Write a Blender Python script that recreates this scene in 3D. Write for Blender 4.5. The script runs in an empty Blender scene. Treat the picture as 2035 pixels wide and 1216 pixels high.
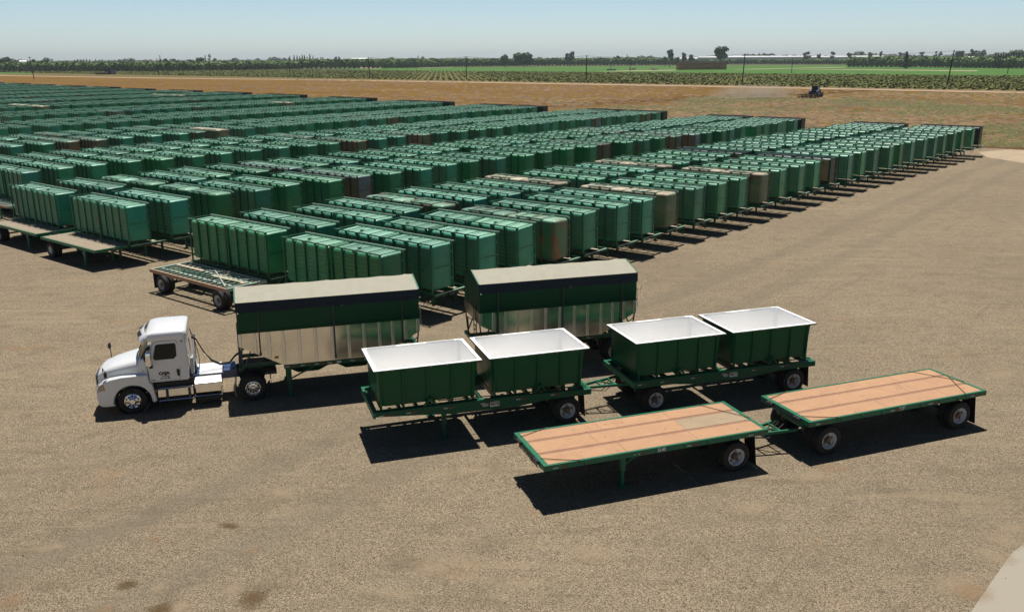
import bpy, bmesh, math, random
import numpy as np
from mathutils import Vector, Matrix
R=math.radians
scene=bpy.context.scene
rng=random.Random(7)

# ---------------------------------------------------------------- camera
CAMZ=12.8587; PITCH=R(15.602); ROLL=R(-0.2224); FPX=1762.07; IW,IH=2035.0,1216.0
_f=Vector((0,math.cos(PITCH),-math.sin(PITCH))); _r=Vector((1,0,0)); _u=_r.cross(_f)
CA=math.cos(ROLL)*_r+math.sin(ROLL)*_u; CU=-math.sin(ROLL)*_r+math.cos(ROLL)*_u
cam=bpy.data.cameras.new('camera'); camo=bpy.data.objects.new('camera',cam); scene.collection.objects.link(camo)
m=Matrix((( CA.x,CU.x,-_f.x,0),(CA.y,CU.y,-_f.y,0),(CA.z,CU.z,-_f.z,CAMZ),(0,0,0,1)))
camo.matrix_world=m
cam.sensor_width=36; cam.lens=36*FPX/IW; cam.clip_start=0.5; cam.clip_end=30000
scene.camera=camo
scene.render.resolution_x=1024; scene.render.resolution_y=611

# ---------------------------------------------------------------- sky, sun, exposure
SUNV=Vector((0.0207,0.3694,1.0)).normalized()
w=bpy.data.worlds.new("World"); scene.world=w; w.use_nodes=True
nt=w.node_tree; bg=nt.nodes['Background']
sky=nt.nodes.new('ShaderNodeTexSky'); sky.sky_type='NISHITA'; sky.sun_disc=False
sky.sun_elevation=math.asin(SUNV.z); sky.sun_rotation=math.atan2(SUNV.x,SUNV.y)
sky.altitude=60; sky.air_density=1.0; sky.dust_density=0.6; sky.ozone_density=1.0
# sky shaped by height: milky bright horizon band, upper part dimmed to deepen shadows
tcw=nt.nodes.new('ShaderNodeTexCoord'); sp_=nt.nodes.new('ShaderNodeSeparateXYZ'); nt.links.new(tcw.outputs['Generated'],sp_.inputs[0])
rw=nt.nodes.new('ShaderNodeValToRGB'); nt.links.new(sp_.outputs[2],rw.inputs[0])
for i,(p_,c_) in enumerate([(0.0,(.65,.79,1.03)),(.09,(.49,.57,.67)),(.17,(.14,.18,.23))]):
    if i>1: rw.color_ramp.elements.new(p_)
    e_=rw.color_ramp.elements[i]; e_.position=p_; e_.color=(*c_,1)
mw=nt.nodes.new('ShaderNodeMix'); mw.data_type='RGBA'; mw.blend_type='MULTIPLY'; mw.inputs[0].default_value=1
nt.links.new(sky.outputs[0],mw.inputs[6]); nt.links.new(rw.outputs[0],mw.inputs[7]); nt.links.new(mw.outputs[2],bg.inputs[0]); bg.inputs[1].default_value=0.13
sl=bpy.data.lights.new('sun','SUN'); sl.energy=5.0; sl.angle=R(0.53); sl.color=(1.0,0.955,0.88)
so=bpy.data.objects.new('sun',sl); scene.collection.objects.link(so)
so.rotation_euler=SUNV.to_track_quat('Z','Y').to_euler(); so.location=(0,0,60)
scene.view_settings.view_transform='Standard'; scene.view_settings.look='None'
scene.view_settings.exposure=0.2; scene.view_settings.gamma=1.0
scene.cycles.max_bounces=10; scene.cycles.diffuse_bounces=8; scene.cycles.glossy_bounces=4; scene.cycles.transparent_max_bounces=8

# ---------------------------------------------------------------- picture / world helpers
def ground_at(px,py,z=0.0):
    d=_f+CA*((px-IW/2)/FPX)-CU*((py-IH/2)/FPX)
    t=(z-CAMZ)/d.z
    return (d.x*t,d.y*t)
def point_far(px,dist):
    d=_f+CA*((px-IW/2)/FPX)-CU*((118-IH/2)/FPX)
    k=dist/math.hypot(d.x,d.y); return (d.x*k,d.y*k)
def project(p):
    d=Vector(p)-Vector((0,0,CAMZ)); z=d.dot(_f)
    if z<1: return (-9999,-9999,z)
    return (IW/2+FPX*d.dot(CA)/z, IH/2-FPX*d.dot(CU)/z, z)
D=R(-39); E1=(math.cos(D),math.sin(D)); E2=(-math.sin(D),math.cos(D))
def ST(s,t): return (s*E1[0]+t*E2[0], s*E1[1]+t*E2[1])

# ---------------------------------------------------------------- object helpers
def link(o): scene.collection.objects.link(o); return o
def tag(o,label=None,cat=None,group=None,kind=None):
    if label: o['label']=label
    if cat: o['category']=cat
    if group: o['group']=group
    if kind: o['kind']=kind
    return o
def thing(name,loc=(0,0,0),rz=0.0,label=None,cat=None,group=None):
    o=bpy.data.objects.new(name,None); link(o); o.location=loc; o.rotation_euler=(0,0,rz); o.empty_display_size=0.2
    return tag(o,label,cat,group)
class MB:
    def __init__(s): s.v=[]; s.f=[]; s.m=[]; s.k=0
    def add(s,vs,fs):
        b=len(s.v); s.v+= [tuple(p) for p in vs]
        for f in fs: s.f.append(tuple(b+i for i in f)); s.m.append(s.k)
        return s
    def box(s,x0,x1,y0,y1,z0,z1):
        return s.add([(x0,y0,z0),(x1,y0,z0),(x1,y1,z0),(x0,y1,z0),(x0,y0,z1),(x1,y0,z1),(x1,y1,z1),(x0,y1,z1)],
                     [(0,3,2,1),(4,5,6,7),(0,1,5,4),(1,2,6,5),(2,3,7,6),(3,0,4,7)])
    def beam(s,p,q,w,h,up=(0,0,1)):
        p=Vector(p); q=Vector(q); d=(q-p).normalized(); u=Vector(up)
        if abs(d.dot(u))>.98: u=Vector((1,0,0))
        a=d.cross(u).normalized(); b=a.cross(d).normalized(); a*=w/2; b*=h/2
        vs=[p-a-b,p+a-b,p+a+b,p-a+b,q-a-b,q+a-b,q+a+b,q-a+b]
        return s.add(vs,[(3,2,1,0),(4,5,6,7),(0,1,5,4),(1,2,6,5),(2,3,7,6),(3,0,4,7)])
    def prism(s,poly,axis,a,b):
        # poly: 2D list in the two other axes; extruded along axis from a to b
        def P(u,v,c): return {'x':(c,u,v),'y':(u,c,v),'z':(u,v,c)}[axis]
        n=len(poly); vs=[P(u,v,a) for u,v in poly]+[P(u,v,b) for u,v in poly]
        fs=[tuple(range(n)),tuple(range(2*n-1,n-1,-1))]+[(i,i+n,(i+1)%n+n,(i+1)%n) for i in range(n)]
        return s.add(vs,fs)
    def loft(s,rings,cap=True,closed=True):
        n=len(rings[0]); vs=[p for r in rings for p in r]; fs=[]
        for i in range(len(rings)-1):
            for j in range(n if closed else n-1):
                j2=(j+1)%n; fs.append((i*n+j,i*n+j2,(i+1)*n+j2,(i+1)*n+j))
        if cap: fs.append(tuple(range(n-1,-1,-1))); fs.append(tuple(range((len(rings)-1)*n,len(rings)*n)))
        return s.add(vs,fs)
    def tube(s,pts,r,seg=6,cap=True):
        pts=[Vector(p) for p in pts]; rings=[]
        for i,p in enumerate(pts):
            d=(pts[min(i+1,len(pts)-1)]-pts[max(i-1,0)]).normalized()
            u=Vector((0,0,1)) if abs(d.z)<.9 else Vector((1,0,0))
            a=d.cross(u).normalized(); b=a.cross(d).normalized()
            rr=r[i] if isinstance(r,(list,tuple)) else r
            rings.append([p+a*rr*math.cos(2*math.pi*k/seg)+b*rr*math.sin(2*math.pi*k/seg) for k in range(seg)])
        return s.loft(rings,cap)
    def lathe_y(s,prof,cx,cz,y0=0,seg=28,cap=False):
        rings=[[(cx+r*math.cos(2*math.pi*k/seg),y0+y,cz+r*math.sin(2*math.pi*k/seg)) for k in range(seg)] for r,y in prof]
        return s.loft(rings,cap)
    def disc_y(s,cx,cz,y,r,seg=10):
        return s.add([(cx+r*math.cos(2*math.pi*k/seg),y,cz+r*math.sin(2*math.pi*k/seg)) for k in range(seg)],[tuple(range(seg))])
    def mesh(s,name,mats,smooth=None):
        me=bpy.data.meshes.new(name); me.from_pydata(s.v,[],s.f)
        for mt in (mats if isinstance(mats,(list,tuple)) else [mats]): me.materials.append(mt)
        if max(s.m,default=0)>0: me.polygons.foreach_set('material_index',s.m)
        bm=bmesh.new(); bm.from_mesh(me); bmesh.ops.recalc_face_normals(bm,faces=bm.faces); bm.to_mesh(me); bm.free()
        if smooth:
            me.polygons.foreach_set('use_smooth',[True]*len(me.polygons)); me.set_sharp_from_angle(angle=R(smooth))
        me.update(); return me
    def build(s,name,mats,parent=None,smooth=None,bevel=0,loc=None):
        me=s.mesh(name,mats,smooth); o=bpy.data.objects.new(name,me); link(o)
        if parent: o.parent=parent
        if loc: o.location=loc
        if bevel:
            b=o.modifiers.new('b','BEVEL'); b.width=bevel; b.segments=2; b.limit_method='ANGLE'; b.angle_limit=R(40)
        return o
def rrect(x0,x1,y0,y1,r,n=3):
    pts=[]
    for cx,cy,a0 in ((x1-r,y0+r,-90),(x1-r,y1-r,0),(x0+r,y1-r,90),(x0+r,y0+r,180)):
        for k in range(n+1):
            a=R(a0+90*k/n); pts.append((cx+r*math.cos(a),cy+r*math.sin(a)))
    return pts
def copy_tree(o,parent=None):
    c=o.copy(); link(c); c.parent=parent
    for ch in KIDS(o): copy_tree(ch,c)
    return c
def KIDS(o): return [x for x in list(o.children)]
def textobj(s,size,mat,parent,loc,name,ext=0.004,xscale=1.0,bold=0.0,align='CENTER',label=None):
    cu=bpy.data.curves.new(name,'FONT'); cu.body=s; cu.size=size; cu.align_x=align; cu.align_y='CENTER'; cu.extrude=ext; cu.offset=bold
    t=bpy.data.objects.new('tmp',cu); link(t)
    dg=bpy.context.evaluated_depsgraph_get(); me=bpy.data.meshes.new_from_object(t.evaluated_get(dg)); me.name=name
    bpy.data.objects.remove(t); bpy.data.curves.remove(cu)
    me.materials.clear(); me.materials.append(mat)
    o=bpy.data.objects.new(name,me); link(o); o.parent=parent; o.location=loc; o.rotation_euler=(R(90),0,0); o.scale=(xscale,1,1)
    if label: o['label']=label
    return o

# ---------------------------------------------------------------- materials
def newmat(name):
    mt=bpy.data.materials.new(name); mt.use_nodes=True; n=mt.node_tree
    return mt,n,n.nodes['Principled BSDF']
def N(nt,t,**k):
    n=nt.nodes.new(t)
    for a,v in k.items():
        if a in n.inputs: n.inputs[a].default_value=v
        else: setattr(n,a,v)
    return n
def mixc(nt,fac,a,b,mode='MIX'):
    n=nt.nodes.new('ShaderNodeMix'); n.data_type='RGBA'; n.blend_type=mode
    for sock,val in ((n.inputs[0],fac),(n.inputs[6],a),(n.inputs[7],b)):
        if hasattr(val,'type') and hasattr(val,'is_output'): nt.links.new(val,sock)
        else: sock.default_value=val if not isinstance(val,tuple) else (*val[:3],1)
    return n.outputs[2]
def ramp(nt,src,stops):
    r=nt.nodes.new('ShaderNodeValToRGB'); cr=r.color_ramp
    while len(cr.elements)<len(stops): cr.elements.new(0.5)
    for e,(p,c) in zip(cr.elements,stops):
        e.position=p; e.color=(c,c,c,1) if isinstance(c,(int,float)) else (*c,1)
    nt.links.new(src,r.inputs[0]); return r.outputs[0]
def noise(nt,vec,scale,detail=3,rough=.55,dist=0):
    n=N(nt,'ShaderNodeTexNoise'); n.inputs['Scale'].default_value=scale; n.inputs['Detail'].default_value=detail
    n.inputs['Roughness'].default_value=rough; n.inputs['Distortion'].default_value=dist
    if vec is not None: nt.links.new(vec,n.inputs['Vector'])
    return n.outputs[0]
def mapping(nt,vec,scale=(1,1,1),rot=(0,0,0),loc=(0,0,0)):
    n=nt.nodes.new('ShaderNodeMapping'); n.inputs['Scale'].default_value=scale; n.inputs['Rotation'].default_value=rot; n.inputs['Location'].default_value=loc
    nt.links.new(vec,n.inputs[0]); return n.outputs[0]
def objco(nt):
    return N(nt,'ShaderNodeTexCoord').outputs['Object']
def geopos(nt): return N(nt,'ShaderNodeNewGeometry').outputs['Position']
def bump(nt,h,strength,dist,bsdf):
    b=nt.nodes.new('ShaderNodeBump'); b.inputs['Strength'].default_value=strength; b.inputs['Distance'].default_value=dist
    nt.links.new(h,b.inputs['Height']); nt.links.new(b.outputs[0],bsdf.inputs['Normal'])
def math_(nt,op,a,b=0.0):
    n=nt.nodes.new('ShaderNodeMath'); n.operation=op
    for i,v in enumerate((a,b)):
        if hasattr(v,'is_output'): nt.links.new(v,n.inputs[i])
        else: n.inputs[i].default_value=v
    return n.outputs[0]
def paint(name,col,rough=.45,metal=0.0,dirt=(.16,.12,.08),damt=.35,dscale=1.3,vary=0.0,spec=.5,streak=False,coat=0.0):
    """painted or plain surface with grime patches, fine mottling and (vary) a shift per object"""
    mt,n,b=newmat(name)
    co=objco(n)
    c=mixc(n,ramp(n,noise(n,co,dscale,5,.65),[(.45,0.0),(.75,1.0)]),(*col,1),tuple(x*.85+d*.15 for x,d in zip(col,dirt)))
    st=mapping(n,co,(6,6,.5)) if streak else mapping(n,co,(2.2,2.2,2.2))
    f=ramp(n,noise(n,st,1.4,6,.7),[(.5,0.0),(.72,damt)])
    c=mixc(n,f,c,dirt)
    if vary:
        oi=N(n,'ShaderNodeObjectInfo').outputs['Random']
        hs=N(n,'ShaderNodeHueSaturation')
        n.links.new(math_(n,'ADD',math_(n,'MULTIPLY',oi,vary*.12),.5-vary*.06),hs.inputs['Hue'])
        n.links.new(math_(n,'ADD',math_(n,'MULTIPLY',math_(n,'FRACT',math_(n,'MULTIPLY',oi,7.3)),vary*1.2),1-vary*.6),hs.inputs['Value'])
        n.links.new(c,hs.inputs['Color']); c=hs.outputs[0]
    n.links.new(c,b.inputs['Base Color'])
    rr=math_(n,'ADD',math_(n,'MULTIPLY',noise(n,co,3.0,4),.25),rough-.12); n.links.new(rr,b.inputs['Roughness'])
    b.inputs['Metallic'].default_value=metal; b.inputs['Specular IOR Level'].default_value=spec
    if coat: b.inputs['Coat Weight'].default_value=coat; b.inputs['Coat Roughness'].default_value=.08
    return mt

GREEN=(.017,.105,.052); 
M={}
M['frame2']=paint('dark_green_frame_paint',(.007,.085,.042),.4,damt=.15,dscale=2,dirt=(.04,.07,.045),spec=.25)
M['frame']=paint('green_frame_paint',(.014,.15,.076),.42,damt=.2,dscale=2,dirt=(.10,.12,.07),spec=.35)
M['tub']=paint('green_tub_gelcoat',(.006,.09,.036),.32,damt=.06,dirt=(.03,.08,.04),spec=.22)
M['liner']=paint('white_liner',(.95,.945,.93),.4,dirt=(.85,.82,.75),damt=.10,dscale=.8)
M['tarp_top']=paint('beige_tarp',(.33,.315,.24),.7,dirt=(.28,.25,.18),damt=.3,dscale=.7)
M['tarp_side']=paint('slate_tarp',(.016,.026,.038),.7,dirt=(.03,.035,.035),damt=.2,spec=.2)
M['darkgreen']=paint('dark_green_panel',(.004,.06,.022),.4,damt=.05,dirt=(.02,.05,.03),spec=.2)
M['bow']=paint('dark_steel',(.03,.036,.045),.5,damt=.3)
M['black']=paint('black_rubber_plastic',(.012,.012,.013),.6,dirt=(.06,.05,.04),damt=.35)
M['tyre']=paint('tyre_rubber',(.014,.014,.014),.8,dirt=(.07,.057,.042),damt=.5,dscale=4)
M['tyre_old']=paint('dusty_tyre',(.03,.024,.018),.85,dirt=(.16,.11,.07),damt=.8,dscale=3)
M['rim_white']=paint('white_rim',(.62,.64,.66),.4,dirt=(.28,.22,.16),damt=.5,dscale=5)
M['rim_hole']=paint('dark_holes',(.01,.01,.01),.7,damt=.1)
M['hub']=paint('rusty_hub',(.16,.10,.06),.6,dirt=(.06,.04,.03),damt=.5)
M['white_paint']=paint('white_truck_paint',(.78,.79,.80),.22,dirt=(.6,.57,.52),damt=.10,dscale=.8,coat=.6)
M['chrome']=paint('chrome',(.82,.83,.85),.14,metal=1.0,dirt=(.5,.47,.42),damt=.2)
M['glass']=paint('dark_glass',(.008,.012,.012),.06,damt=.03,dirt=(.1,.1,.09),spec=.3)
M['blue']=paint('blue_frame_rail',(.05,.09,.20),.3,damt=.3,coat=.3)
M['lamp']=paint('headlamp_glass',(.35,.36,.36),.12,metal=.4,damt=.1)
M['amber']=paint('amber_lens',(.7,.30,.04),.25,damt=.05)
M['red']=paint('red_reflector',(.22,.02,.015),.35,damt=.2)
M['whitedec']=paint('white_decal',(.72,.74,.74),.5,damt=.2,dirt=(.4,.38,.33))
M['blackdec']=paint('black_lettering',(.02,.02,.02),.6,damt=.1)
M['reflect']=paint('silver_reflector',(.42,.46,.44),.35,damt=.25)
M['strap']=paint('rope',(.10,.055,.02),.8,damt=.3)
M['seat']=paint('old_wood_deck',(.30,.24,.17),.8,dirt=(.13,.10,.07),damt=.6,dscale=2)
M['wood_pale']=paint('pale_plank',(.48,.40,.28),.7,dirt=(.3,.22,.14),damt=.4)
M['rustrail']=paint('rusty_pink_rail',(.40,.25,.16),.75,dirt=(.20,.10,.06),damt=.7,dscale=4)
M['palegreen']=paint('faded_sunlit_mint_steel',(.38,.50,.42),.6,dirt=(.3,.2,.12),damt=.5,dscale=4)  # pale tone also paints the sunlit edges of rails
M['ruststeel']=paint('rusty_green_steel',(.05,.12,.08),.6,dirt=(.33,.17,.09),damt=.95,dscale=3)
M['concrete']=paint('concrete',(.31,.275,.215),.85,dirt=(.3,.27,.22),damt=.3,dscale=.6)
def ply(name,col,dirt):
    mt,n,b=newmat(name); co=geopos(n); oi=N(n,'ShaderNodeObjectInfo').outputs['Random']
    g=noise(n,mapping(n,co,(2,22,8)),1.0,4,.6)
    c=mixc(n,ramp(n,g,[(.3,0.0),(.75,.6)]),(*col,1),dirt)
    c=mixc(n,ramp(n,noise(n,co,1.6,6,.72),[(.42,0.0),(.75,.75)]),c,tuple(x*.68 for x in col))
    c=mixc(n,ramp(n,noise(n,co,9,5,.75),[(.5,0.0),(.75,.5)]),c,tuple(x*.6 for x in col))
    c=mixc(n,math_(n,'MULTIPLY',oi,.35),c,tuple(x*.75 for x in col))
    v=N(n,'ShaderNodeTexVoronoi'); v.inputs['Scale'].default_value=2.4; n.links.new(co,v.inputs['Vector'])
    c=mixc(n,ramp(n,v.outputs['Distance'],[(.06,1.0),(.1,0.0)]),c,tuple(x*.4 for x in col))
    n.links.new(c,b.inputs['Base Color']); b.inputs['Roughness'].default_value=.75; b.inputs['Specular IOR Level'].default_value=.25
    bump(n,g,.3,.004,b); return mt
M['ply']=ply('plywood_deck',(.50,.29,.165),(.41,.235,.13))
M['ply_old']=ply('weathered_plywood',(.40,.30,.19),(.30,.23,.15))
M['ply_strip']=ply('worn_deck_strip',(.33,.18,.115),(.26,.15,.09))
def alu():
    mt,n,b=newmat('mill_aluminium'); co=objco(n)
    n.links.new(mixc(n,ramp(n,noise(n,co,1.2,4),[(.4,0.0),(.7,.6)]),(.80,.79,.76),(.62,.60,.56)),b.inputs['Base Color'])
    b.inputs['Metallic'].default_value=1.0
    n.links.new(math_(n,'ADD',math_(n,'MULTIPLY',noise(n,mapping(n,co,(1,1,9)),3,4),.16),.10),b.inputs['Roughness'])
    bump(n,noise(n,mapping(n,co,(.9,.9,.5)),1.0,2),.25,.05,b); return mt
M['alu']=alu()
M['alurib']=paint('aluminium_rib',(.78,.77,.73),.32,metal=.85,dirt=(.5,.47,.42),damt=.2)
def diamond():
    mt,n,b=newmat('diamond_plate'); co=objco(n)
    b.inputs['Base Color'].default_value=(.75,.76,.78,1); b.inputs['Metallic'].default_value=1; b.inputs['Roughness'].default_value=.5
    v=N(n,'ShaderNodeTexVoronoi'); v.inputs['Scale'].default_value=26; n.links.new(co,v.inputs['Vector'])
    bump(n,v.outputs['Distance'],.8,.01,b); return mt
M['diamond']=diamond()
def tubmat(name,col,top,rusty=0.0,teal=0.0,rough=.36):
    """storage tub paint: sun-bleached chalky paint in blotches, sunlit look painted on the tops, rust blooms, small shift from tub to tub"""
    mt,n,b=newmat(name); co=objco(n)
    oi=N(n,'ShaderNodeObjectInfo').outputs['Random']
    off=N(n,'ShaderNodeCombineXYZ'); n.links.new(math_(n,'MULTIPLY',oi,90.0),off.inputs[0]); 
    va=n.nodes.new('ShaderNodeVectorMath'); va.operation='ADD'; n.links.new(co,va.inputs[0]); n.links.new(off.outputs[0],va.inputs[1]); v=va.outputs[0]
    c=mixc(n,ramp(n,noise(n,v,.9,5,.65),[(.35,0.0),(.7,1.0)]),(*col,1),top)
    c=mixc(n,ramp(n,noise(n,mapping(n,v,(4,4,.4)),1.5,5,.7),[(.52,0.0),(.75,.35)]),c,tuple(x*.6 for x in col))
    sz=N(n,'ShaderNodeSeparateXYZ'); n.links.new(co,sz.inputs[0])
    if 'black' not in name and name!='tub_frame_steel':   # side uppermost in storage painted paler to imitate sun on it
        sunlit_top=ramp(n,math_(n,'ADD',math_(n,'MULTIPLY',math_(n,'SUBTRACT',sz.outputs[2],2.36),8.0),math_(n,'MULTIPLY',math_(n,'SUBTRACT',noise(n,v,4,5,.7),.5),.9)),[(.25,0.0),(.75,.85)])
        c=mixc(n,sunlit_top,c,(.27,.46,.34) if 'tan' not in name and 'white' not in name else (.5,.44,.32))
    if rusty:
        c=mixc(n,ramp(n,noise(n,mapping(n,v,(1,1,.55)),.9,6,.62),[(.62-rusty*.22,0.0),(.70-rusty*.1,.9)]),c,(.20,.085,.035))
        c=mixc(n,ramp(n,noise(n,v,5,5,.7),[(.55,0.0),(.72,.6)]),c,(.11,.045,.02))
    hs=N(n,'ShaderNodeHueSaturation')
    n.links.new(math_(n,'ADD',math_(n,'MULTIPLY',oi,.024),.488),hs.inputs['Hue'])
    n.links.new(math_(n,'ADD',math_(n,'MULTIPLY',math_(n,'FRACT',math_(n,'MULTIPLY',oi,7.3)),.5),.75),hs.inputs['Value'])
    n.links.new(c,hs.inputs['Color']); n.links.new(hs.outputs[0],b.inputs['Base Color'])
    n.links.new(math_(n,'ADD',math_(n,'MULTIPLY',noise(n,v,2.5,4),.3),rough-.12),b.inputs['Roughness'])
    b.inputs['Specular IOR Level'].default_value=.4; b.inputs['Sheen Weight'].default_value=.0 if 'black' in name else .3; b.inputs['Sheen Roughness'].default_value=.35; b.inputs['Sheen Tint'].default_value=(.75,1,.88,1)
    bump(n,noise(n,v,2.2,3),.12,.03,b)
    return mt
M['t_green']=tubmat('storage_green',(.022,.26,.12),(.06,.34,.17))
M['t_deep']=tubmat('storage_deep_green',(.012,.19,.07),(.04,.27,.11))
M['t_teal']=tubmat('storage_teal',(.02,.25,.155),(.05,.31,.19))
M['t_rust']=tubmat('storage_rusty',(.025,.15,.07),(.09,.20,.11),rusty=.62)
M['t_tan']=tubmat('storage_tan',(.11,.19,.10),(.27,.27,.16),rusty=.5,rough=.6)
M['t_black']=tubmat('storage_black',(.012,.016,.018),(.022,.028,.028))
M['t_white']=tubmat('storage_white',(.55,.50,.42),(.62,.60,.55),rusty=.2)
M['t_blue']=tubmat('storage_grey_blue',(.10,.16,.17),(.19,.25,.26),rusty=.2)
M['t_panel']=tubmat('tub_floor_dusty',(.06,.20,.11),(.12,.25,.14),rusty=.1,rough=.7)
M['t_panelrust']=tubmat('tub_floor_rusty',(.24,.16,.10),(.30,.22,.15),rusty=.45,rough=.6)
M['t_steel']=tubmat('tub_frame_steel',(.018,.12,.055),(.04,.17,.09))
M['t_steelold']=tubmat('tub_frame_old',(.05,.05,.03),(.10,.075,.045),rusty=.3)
# ================================================================ THE SETTING
def sheet(name,poly,z,mt,grid=None):
    me=bpy.data.meshes.new(name); me.from_pydata([(x,y,z) for x,y in poly],[],[tuple(range(len(poly)))])
    me.materials.append(mt); me.update()
    if me.polygons[0].normal.z<0: me.flip_normals()
    o=bpy.data.objects.new(name,me); link(o); return tag(o,kind='structure')

def gravel_mat():
    mt,n,b=newmat('gravel'); p=geopos(n)
    v=N(n,'ShaderNodeTexVoronoi'); v.inputs['Scale'].default_value=40; n.links.new(p,v.inputs['Vector'])
    sep=N(n,'ShaderNodeSeparateColor'); n.links.new(v.outputs['Color'],sep.inputs[0])
    stone=ramp(n,sep.outputs[0],[(0.0,(.085,.066,.044)),(.25,(.215,.169,.114)),(.6,(.345,.275,.188)),(.85,(.44,.36,.255)),(1.0,(.53,.43,.30))])
    fine=noise(n,p,34,4,.8)
    c=mixc(n,ramp(n,fine,[(.38,.95),(.47,0.0)]),stone,(.055,.042,.026))
    med=noise(n,p,6.5,6,.75)
    c=mixc(n,ramp(n,med,[(.5,0.0),(.75,.38)]),c,(.13,.10,.064))
    # grey compacted wheel lanes running along the row ends and curving towards the viewer
    big=noise(n,p,.07,3,.5)
    rot=mapping(n,p,(1,1,1),(0,0,R(-51)))
    lanes=noise(n,mapping(n,rot,(.035,.55,1)),1.0,5,.65,.6)
    c=mixc(n,ramp(n,lanes,[(.46,0.0),(.66,.22)]),c,(.27,.22,.155))
    c=mixc(n,ramp(n,noise(n,mapping(n,rot,(.05,1.6,1)),1.0,4,.6,.8),[(.56,0.0),(.72,.22)]),c,(.14,.108,.07))
    c=mixc(n,ramp(n,noise(n,mapping(n,p,(.16,1.1,1)),1.0,6,.62,1.2),[(.55,0.0),(.70,.42)]),c,(.165,.128,.084))
    c=mixc(n,ramp(n,noise(n,mapping(n,p,(.10,.7,1),(0,0,.25)),1.0,5,.6,1.5),[(.56,0.0),(.66,.45)]),c,(.36,.28,.185))
    rs=N(n,'ShaderNodeSeparateXYZ'); n.links.new(p,rs.inputs[0])
    tt=math_(n,'ADD',math_(n,'MULTIPLY',rs.outputs[0],E1[0]),math_(n,'MULTIPLY',rs.outputs[1],E1[1]))
    tt=math_(n,'ADD',tt,math_(n,'MULTIPLY',math_(n,'SUBTRACT',noise(n,p,.03,2,.5),.5),3.0))
    lane=mixc(n,1.0,ramp(n,math_(n,'MULTIPLY',math_(n,'ADD',tt,24.0),.25),[(.0,0.0),(.12,.45),(.30,.45),(.42,0.0)]),ramp(n,math_(n,'MULTIPLY',math_(n,'ADD',tt,20.3),.25),[(.0,0.0),(.12,.38),(.30,.38),(.42,0.0)]),'ADD')
    c=mixc(n,math_(n,'MULTIPLY',lane,math_(n,'ADD',noise(n,p,.8,4,.6),.3)),c,(.185,.158,.122))
    # orange-tan fine dirt showing through in places
    c=mixc(n,ramp(n,noise(n,p,.33,6,.62),[(.6,0.0),(.74,.5)]),c,(.33,.215,.12))
    c=mixc(n,ramp(n,big,[(.35,.25),(.65,0.0)]),c,(.155,.13,.092))
    c=mixc(n,ramp(n,noise(n,p,.9,5,.6),[(.3,.3),(.5,0.0)]),c,(.12,.10,.072))
    n.links.new(c,b.inputs['Base Color']); b.inputs['Roughness'].default_value=.9; b.inputs['Specular IOR Level'].default_value=.0
    h=math_(n,'ADD',math_(n,'MULTIPLY',v.outputs['Distance'],.6),math_(n,'MULTIPLY',med,.8))
    bump(n,h,.8,.05,b); return mt
M['gravel']=gravel_mat()
def soil_mat():
    """harrowed brown soil with weedy green stubble east of the tractor's last pass"""
    mt,n,b=newmat('field_soil'); p=geopos(n)
    # signed distance east of the harrow line: weeds beyond it, fresh dark passes just short of it
    sp=N(n,'ShaderNodeSeparateXYZ'); n.links.new(p,sp.inputs[0])
    dline_=math_(n,'ADD',math_(n,'MULTIPLY',math_(n,'SUBTRACT',sp.outputs[0],20.0),.632),math_(n,'MULTIPLY',math_(n,'SUBTRACT',sp.outputs[1],250.0),-.774))
    rot=mapping(n,p,(1,1,1),(0,0,R(40.7)))
    fur=noise(n,mapping(n,rot,(.02,.9,1)),1.0,5,.7,.4)
    soil=ramp(n,fur,[(.3,(.125,.07,.019)),(.5,(.17,.098,.027)),(.72,(.215,.13,.042))])
    cl=noise(n,p,1.1,5,.75); soil=mixc(n,ramp(n,cl,[(.48,0.0),(.72,.65)]),soil,(.09,.05,.02))
    soil=mixc(n,ramp(n,noise(n,p,.02,4,.6),[(.4,0.0),(.65,.5)]),soil,(.205,.128,.045))
    soil=mixc(n,ramp(n,noise(n,mapping(n,rot,(.012,.13,1)),1.0,4,.6),[(.58,0.0),(.68,.6)]),soil,(.26,.175,.08))
    band=ramp(n,math_(n,'MULTIPLY',math_(n,'ADD',math_(n,'ADD',dline_,math_(n,'MULTIPLY',math_(n,'SUBTRACT',noise(n,p,.04,4,.6),.5),22.0)),34.0),.025),[(.15,0.0),(.45,.75),(.75,.75),(.9,0.0)])
    soil=mixc(n,band,soil,(.095,.05,.015))
    dline=dline_
    wob=math_(n,'MULTIPLY',math_(n,'SUBTRACT',noise(n,p,.05,4,.6),.5),40.0)
    mask=ramp(n,math_(n,'MULTIPLY',math_(n,'ADD',math_(n,'ADD',dline,wob),6.0),.05),[(0.0,0.0),(1.0,1.0)])
    weed=ramp(n,noise(n,mapping(n,rot,(.16,.8,1)),1.0,6,.75,.5),[(.48,0.0),(.64,.6)])
    gr=ramp(n,noise(n,p,1.7,4,.7),[(.35,(.085,.070,.014)),(.55,(.135,.105,.026)),(.75,(.18,.135,.05))])
    c=mixc(n,math_(n,'MULTIPLY',mask,weed),soil,gr)
    n.links.new(c,b.inputs['Base Color']); b.inputs['Roughness'].default_value=.95; b.inputs['Specular IOR Level'].default_value=.0
    bump(n,math_(n,'ADD',cl,fur),.8,.22,b); return mt
M['soil']=soil_mat()
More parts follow.
